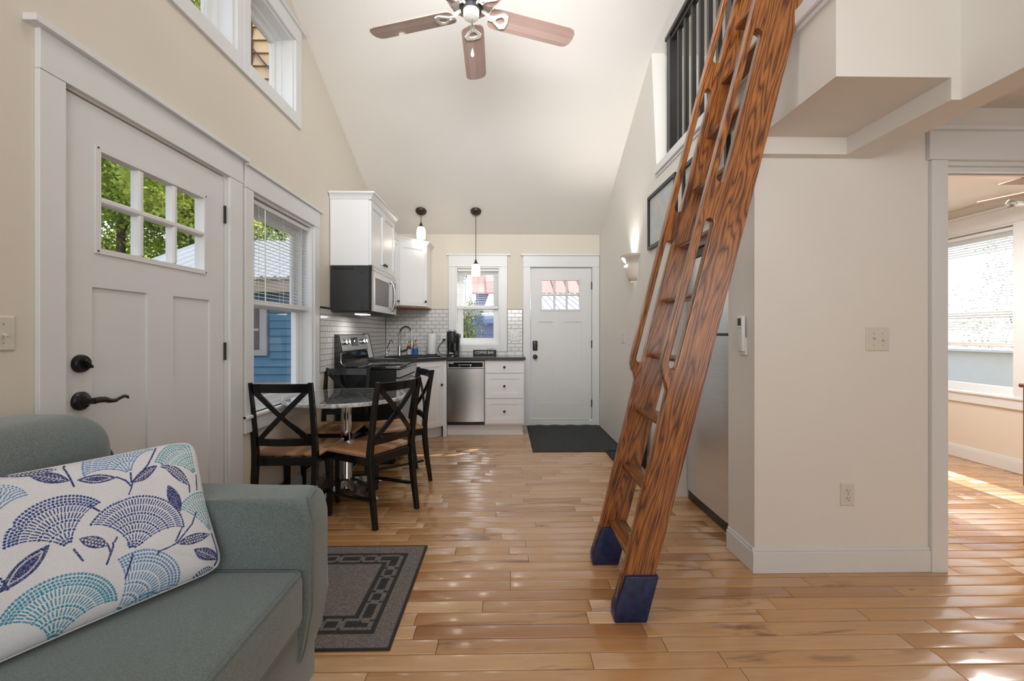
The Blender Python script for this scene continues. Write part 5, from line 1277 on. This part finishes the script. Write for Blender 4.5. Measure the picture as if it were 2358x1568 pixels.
def sweep(pts, wx, wy):
    # square bar following pts (x fixed width wx, depth wy)
    mb = MB(); rows = []
    for (x, y, z, *k) in pts:
        kx = k[0] if k else wx; ky = k[1] if k else wy
        rows.append([(x-kx/2, y-ky/2, z), (x+kx/2, y-ky/2, z), (x+kx/2, y+ky/2, z), (x-kx/2, y+ky/2, z)])
    mb.grid(rows, closed_u=True, cap=True); bmesh.ops.bevel(mb.bm, geom=[e for e in mb.bm.edges if True], offset=.0025, segments=1, profile=.5, affect='EDGES'); return mb
def make_chair(label):
    t = thing('dining_chair', label, 'chair', (0, 0, 0), 'chairs around the bistro table')
    mb = MB(); mb.prism([(-.205, -.195), (.205, -.195), (.205, -.165), (.222, .185), (.212, .205), (-.212, .205), (-.222, .185), (-.205, -.165)], 'Z', .443, .462)
    bmesh.ops.bevel(mb.bm, geom=list(mb.bm.edges), offset=.0035, segments=2, profile=.5, affect='EDGES'); mb.build('seat', SEATW, t, label='honey coloured wood plank seat')
    for s in (-1, 1):
        sweep([(s*.180, .175, .0025, .028, .028), (s*.182, .172, .38, .038, .038), (s*.182, .172, .4425, .038, .038)], .036, .036).build('leg', BLACK, t)
        sweep([(s*.190, -.262, .0025, .028, .030), (s*.188, -.232, .20, .032, .036), (s*.187, -.214, .38, .034, .040), (s*.187, -.212, .47, .034, .040), (s*.187, -.222, .56, .032, .036), (s*.187, -.252, .76, .030, .030), (s*.187, -.282, .918, .028, .026)], .034, .038).build('back_post', BLACK, t)
        MB().bar((s*.183, -.205, .175), (s*.181, .165, .155), .022, .018, .002).build('side_stretcher', BLACK, t)
        MB().box(s*.185-.009, s*.185+.009, -.195, .155, .388, .442, .002).build('side_apron', BLACK, t)
    MB().box(-.165, .165, .165, .183, .388, .442, .002).build('front_apron', BLACK, t)
    MB().box(-.170, .170, -.222, -.204, .388, .442, .002).build('rear_apron', BLACK, t)
    def rail(z0, z1, yb, bow, name, th=.018):
        rows = []
        for k in range(9):
            u = -.173+.346*k/8; y = yb-bow*math.cos(PI*u/.36); s0 = (z1-z0)
            lean = -.17*s0
            rows.append([(u, y, z0), (u, y+th, z0), (u, y+th+lean, z1), (u, y+lean, z1)])
        mb = MB(); mb.grid(rows, closed_u=True, cap=True); mb.build(name, BLACK, t, angle=25)
    rail(.855, .910, -.272, .022, 'top_rail'); rail(.515, .560, -.222, .018, 'lower_rail')
    for s in (-1, 1):
        rows = []
        for k in range(11):
            q_ = k/10.; u = s*(-.158+.316*q_); z = .552+.312*q_; y = -.224-.048*q_-.016*math.sin(PI*q_)+(.004 if s > 0 else -.004)
            dxn, dzn = .70*.0125, .0125
            rows.append([(u-s*dxn, y-.007, z+dzn), (u+s*dxn, y-.007, z-dzn), (u+s*dxn, y+.007, z-dzn), (u-s*dxn, y+.007, z+dzn)])
        mb = MB(); mb.grid(rows, closed_u=True, cap=True); mb.build('cross_slat', BLACK, t, angle=25)
    return t
chA = make_chair('black cross-back chair nearest the front window, its back to the camera'); chA.location = (-1.385, 2.975, 0)
def place(x, y, deg, label):
    c = copy_tree(chA); c.location = (x, y, 0); c.rotation_euler = (0, 0, math.radians(deg)); c['label'] = label
place(-.935, 3.000, 60, 'black cross-back chair at the near right of the table, standing on open floor')
place(-.940, 3.650, 119, 'black cross-back chair at the far right of the table, partly hidden')
place(-1.392, 3.590, 180, 'black cross-back chair behind the table with its back against the range')

# ------------------------------------------------------------------ bedroom
ds = thing('wooden_dresser', 'dark reddish wood chest on turned feet at the picture edge in the bedroom', 'dresser', (3.85, 2.63, 0))
MB().box(3.40, 4.30, 2.44, 2.80, .22, .865, .004).build('chest_body', REDBR, ds); MB().box(3.385, 4.315, 2.425, 2.815, .866, .892, .006).build('chest_top', REDBR, ds)
for i, (a, b_) in enumerate(((.25, .44), (.455, .645), (.66, .85))): MB().box(3.43, 4.27, 2.801, 2.815, a, b_, .003).build('drawer', REDBR, ds)
for x in (3.44, 4.26):
    for y in (2.48, 2.76): MB().lathe([(.020, .002), (.026, .02), (.018, .05), (.038, .09), (.042, .12), (.030, .16), (.022, .175), (.036, .19), (.036, .22)], (x, y, 0), 20).build('turned_foot', REDBR, ds)
bf = thing('bedroom_fan', 'white ceiling fan with brown blades glimpsed through the bedroom doorway', 'ceiling fan', (3.86, 2.84, 2.2))
MB().lathe([(.06, 2.33), (.06, 2.29), (.11, 2.27), (.12, 2.22), (.10, 2.20), (.05, 2.19), (.05, 2.165), (.09, 2.155), (.09, 2.14), (0, 2.12)], (3.86, 2.84, 0), 32).build('motor_housing', FANW, bf)
b0 = None
for i in range(5):
    if b0 is None:
        mb = MB(); mb.prism([(.15, -.05), (.50, -.065), (.50, .065), (.15, .05)], 'Z', 2.232, 2.238); mb.bm.verts.ensure_lookup_table()
        for v in mb.bm.verts: v.co.z -= 2.2
        b0 = mb.build('fan_blade', simple('brown_fan_blade', (.26, .11, .05), .45)); b0.parent = bf; o = b0
        ir = MB().box(.09, .18, -.015, .015, .028, .034, .002).build('blade_iron', FANW); ir.parent = b0
    else: o = copy_tree(b0, bf)
    o.rotation_euler = (0, 0, math.radians(180+72*i))
cr = thing('curtain_rod', 'brushed metal rod with round finial high in the bedroom', 'curtain rod', (3.6, 2.6, 2.0))
MB().tube([(3.10, 2.6, 2.012), (4.3, 2.6, 2.012)], .014, 14).build('rod', CHROME, cr)
MB().lathe([(.0, 3.062), (.016, 3.066), (.026, 3.080), (.026, 3.092), (.016, 3.104), (.014, 3.11)], (0, 2.6, 2.012), 20, 'X').build('finial', NICKEL, cr)
for x in (3.2, 4.2): MB().tube([(x, 2.6, 2.0), (x, 2.33, 2.0), (x, 2.323, 2.03)], .006, 8).build('bracket', NICKEL, cr)

# ------------------------------------------------------------------ outside
MB().box(-40, 40, -30, 60, -.55, -.45).build('ground', GROUND, kind=ST)
def siding(y, x0, x1, z0, z1, parent, mat, step=.13, holes=(), name='siding_board'):
    z = z0; 
    while z < z1-.01:
        zz = min(z+step, z1); xs_ = [(x0, x1)]
        for h in holes:
            if z < h[3] and zz > h[2]: xs_ = [p for a, b_ in xs_ for p in (((a, min(b_, h[0])) if a < h[0] else None), ((max(a, h[1]), b_) if b_ > h[1] else None)) if p]
        for a, b_ in xs_:
            if b_-a > .01: MB().prism([(y, z), (y, zz+.014), (y-.008, zz+.014), (y-.038, z)], 'X', a, b_).build(name, mat, parent)
        z += step
def roof(poly_lo, poly_hi, x0, x1, y0, z0, y1, z1, mat, matr, parent, pitch=.4, xr0=None, xr1=None, name='roof_rib'):
    # sloped metal sheet from eave (y0,z0) to ridge (y1,z1)
    xr0 = x0 if xr0 is None else xr0; xr1 = x1 if xr1 is None else xr1
    mb = MB(); a = [(x0, y0, z0), (x1, y0, z0), (xr1, y1, z1), (xr0, y1, z1)]
    lo = [mb.bm.verts.new(p) for p in a]; hi = [mb.bm.verts.new((p[0], p[1], p[2]+.04)) for p in a]
    mb.bm.faces.new(lo); mb.bm.faces.new(hi[::-1])
    for i in range(4): mb.bm.faces.new((lo[i], hi[i], hi[(i+1) % 4], lo[(i+1) % 4]))
    mb.build('roof_sheet', mat, parent)
    n = int((x1-x0)/pitch)
    for i in range(1, n):
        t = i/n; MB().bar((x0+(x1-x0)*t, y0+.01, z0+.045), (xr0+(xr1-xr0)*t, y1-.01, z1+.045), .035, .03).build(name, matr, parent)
# blue neighbour house on the left
nh = thing('neighbour_house', 'blue clapboard house with white metal roof beyond the left window', 'house', (-6, 9, -.45))
wy = 8.0
MB().box(-9.5, -3.55, wy, 12.5, -.45, 2.05).build('house_wall', SIDEB, nh)
MB().box(-9.5, -3.55, wy-.03, wy, -.45, .34).build('foundation', FASC, nh)
siding(wy, -9.5, -3.55, .34, 1.95, nh, SIDEB, .14, holes=[(-5.45, -4.28, .78, 1.82)])
nw = MB(); nw.box(-5.40, -4.33, wy-.05, wy, .82, 1.80); nw = nw.build('window_casing', EXTW, nh)
MB().box(-5.28, -4.46, wy-.06, wy-.045, .93, 1.70).build('window_pane', DKWIN, nw); MB().box(-5.28, -4.46, wy-.075, wy-.06, 1.27, 1.31).build('window_rail', EXTW, nw)
for x in (-5.08, -4.87, -4.66): MB().box(x-.01, x+.01, wy-.07, wy-.06, 1.31, 1.70).build('muntin', EXTW, nw)
MB().box(-7.0, -3.3, wy-.35, wy-.0, 1.95, 2.16).build('fascia', FASC, nh)
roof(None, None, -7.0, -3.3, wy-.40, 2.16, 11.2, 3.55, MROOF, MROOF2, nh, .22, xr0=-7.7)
# white-roofed shed and blue house beyond the back window
sh = thing('garden_shed', 'blue shed with white corrugated roof seen through the kitchen window', 'shed', (0, 9.5, -.45))
MB().box(-.72, 4.0, 8.8, 11.5, -.45, 1.50).build('shed_wall', SIDEB2, sh)
siding(8.8, -.72, 4.0, -.40, 1.45, sh, SIDEB2, .20)
MB().box(-.86, -.78, 8.55, 8.63, -.45, 1.62).build('porch_post', EXTW, sh); MB().box(-1.6, 4.0, 8.50, 8.60, 1.56, 1.68).build('porch_beam', EXTW, sh)
MB().box(-.42, 4.2, 8.35, 8.42, 1.42, 1.56).build('eave_board', SIDEB2, sh)
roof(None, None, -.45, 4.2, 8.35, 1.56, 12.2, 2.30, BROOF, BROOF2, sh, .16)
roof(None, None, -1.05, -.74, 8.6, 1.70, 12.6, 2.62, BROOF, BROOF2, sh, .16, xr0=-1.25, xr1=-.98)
MB().box(-.66, -.30, 8.745, 8.78, .62, .95).build('faded_sign_board', FASC, sh)
rh = thing('red_roof_house', 'house with salmon red metal roof standing behind the shed', 'house', (1, 15, -.45))
MB().box(-.9, 6.5, 13.5, 17, -.45, 2.55).build('house_wall', SIDEB2, rh)
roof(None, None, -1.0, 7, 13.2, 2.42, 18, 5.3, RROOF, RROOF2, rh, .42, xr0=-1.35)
# tan gable of the same house seen through the high window
tg = thing('tan_gable', 'tan clapboard gable with brown timbers outside the high left window', 'gable', (-2.2, 4.35, 3.2))
MB().box(-2.56, -1.775, 4.30, 4.45, 3.2, 5.2).build('gable_wall', SIDET, tg)
siding(4.30, -2.56, -1.775, 3.2, 5.1, tg, SIDET, .126)
MB().box(-2.475, -2.455, 4.255, 4.275, 3.2, 5.2).build('upright_timber', BRNTR, tg); MB().bar((-2.56, 4.25, 4.12), (-2.2, 4.25, 3.68), .018, .014).build('diagonal_brace', BRNTR, tg)
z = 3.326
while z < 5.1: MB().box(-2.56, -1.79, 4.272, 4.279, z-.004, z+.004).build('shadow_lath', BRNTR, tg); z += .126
# trees
def tree(x, y, h_, r_, label, leafm, n=4200, lean=0., zlow=.35, seed=1, ls=.11):
    rr = random.Random(seed); t = thing('leafy_tree', label, 'tree', (x, y, -.45), 'trees behind the house')
    pts = [(x, y, -.45), (x+lean*.3, y, h_*.35), (x+lean, y, h_*.75)]
    MB().tube(pts, [.19, .14, .05], 10).build('trunk', BARK, t)
    blobs = []
    for i in range(9):
        a = rr.uniform(0, 2*PI); zz = rr.uniform(h_*zlow, h_*.92); d = rr.uniform(.2, .75)*r_
        bx, by = x+lean*.6+math.cos(a)*d, y+math.sin(a)*d; blobs.append((bx, by, zz, rr.uniform(.45, .7)*r_))
        MB().tube([(x+lean*.4, y, zz*.75), ((x+bx)/2, (y+by)/2, zz*.9), (bx, by, zz)], [.05, .035, .015], 6).build('branch', BARK, t)
    n = int(n*3.2); ls *= .50
    rs = np.random.RandomState(seed+50); bl = np.array(blobs)[np.arange(n) % 9]
    foliage(t, bl[:, :3], bl[:, 3], n, ls, rs, leafm, .75)
def foliage(t, cen, rad, n, ls, rs, leafm, zs=1.):
    u = rs.randn(n, 3); u /= np.linalg.norm(u, axis=1)[:, None]; u *= (rs.rand(n)**.42*rad)[:, None]; u[:, 2] *= zs
    # leaves gather in tufts, leaving gaps of sky
    k = rs.randint(0, n, n//45); tuft = (cen+u)[k][rs.randint(0, len(k), n)]; own = rs.rand(n) < .78
    p = cen+u; p[own] = tuft[own]+rs.randn(int(own.sum()), 3)*(.10+ls*1.3)
    nr = rs.randn(n, 3)+np.array([0, 0, .8]); nr /= np.linalg.norm(nr, axis=1)[:, None]
    a = rs.randn(n, 3); tx = np.cross(nr, a); tx /= np.linalg.norm(tx, axis=1)[:, None]; ty = np.cross(nr, tx); s_ = (ls*rs.uniform(.6, 1.3, n))[:, None]
    V = np.stack([p-tx*s_, p-ty*s_*.5+nr*s_*.1, p+tx*s_, p+ty*s_*.5+nr*s_*.1], 1).reshape(-1, 3)-np.array(root_loc(t))
    me = bpy.data.meshes.new('foliage'); me.vertices.add(4*n); me.vertices.foreach_set('co', V.astype(np.float32).ravel()); me.loops.add(4*n); me.loops.foreach_set('vertex_index', np.arange(4*n, dtype=np.int32))
    me.polygons.add(n); me.polygons.foreach_set('loop_start', np.arange(0, 4*n, 4, dtype=np.int32)); me.polygons.foreach_set('loop_total', np.full(n, 4, dtype=np.int32)); me.update(); me.validate()
    me.materials.append(leafm); o = bpy.data.objects.new('foliage', me); C.objects.link(o); o.parent = t; o['kind'] = 'stuff'
tree(-13.6, 15.6, 11, 4.0, 'broad tree with dark trunk seen through the left panes of the front door', LEAFS[0], 16000, seed=2, zlow=.15, ls=.17)
tree(-12.2, 17.6, 11, 4.0, 'green tree filling the middle panes of the front door', LEAFS[1], 16000, lean=-.8, seed=3, zlow=.15, ls=.17)
tree(-9.35, 13.6, 9.5, 2.4, 'yellow green tree above the white roof in the right door panes', LEAFS[2], 9000, seed=4, zlow=.5, ls=.15)
tree(-18, 18.0, 11, 4.5, 'yellow green tree at the far left of the door panes', LEAFS[2], 15000, seed=5, zlow=.15, ls=.19)
tree(-4.55, 7.0, 8.8, 2.1, 'bright lime tree showing in the highest window', LEAFS[2], 14000, seed=6, zlow=.62, ls=.12)
tree(-8.6, 17.0, 8.5, 3.2, 'dark green tree behind the blue house roof', LEAFS[1], 12000, seed=17, zlow=.2, ls=.17)
tree(-2.5, 20.5, 7.5, 1.7, 'dark tree left of the red roof outside the kitchen window', LEAFS[3], 7000, seed=27, zlow=.15, ls=.12)
tree(-3.0, 14.5, 5.2, 1.7, 'small tree with autumn tinted leaves left of the shed', LEAFS[2], 5000, seed=7, zlow=.3, ls=.1)
def bush(x, y, r_, h_, label, m_, n=3500, seed=1):
    rr = random.Random(seed); t = thing('garden_bush', label, 'bush', (x, y, -.45)); V = []; F = []
    for i in range(8): 
        a = 2*PI*i/8; MB().tube([(x, y, -.45), (x+math.cos(a)*r_*.3, y+math.sin(a)*r_*.3, h_*.5)], [.02, .008], 5).build('stem', BARK, t)
    rs = np.random.RandomState(seed); cz = np.full(n, 0.)+h_*.42; cen = np.stack([np.full(n, x), np.full(n, y), cz], 1)
    foliage(t, cen, np.full(n, r_), n, .035, rs, m_, h_*.62/r_)
bush(-.87, 7.7, .30, 1.62, 'dark leafy bush outside the kitchen window', LEAFS[3], 12000, 11)
bush(10.6, 8.4, 1.5, 3.4, 'pale shrub outside the bedroom window', LEAFS[4], 9000, 12)
gw = thing('white_garage', 'low pale garage wall outside the bedroom window', 'garage', (8.2, 8.5, -.45))
MB().box(7.9, 8.5, 3.0, 13.0, -.45, .92).build('garage_wall', PALEW, gw); MB().box(7.8, 8.6, 2.9, 13.1, .921, .96).build('wall_cap', PALEW, gw)
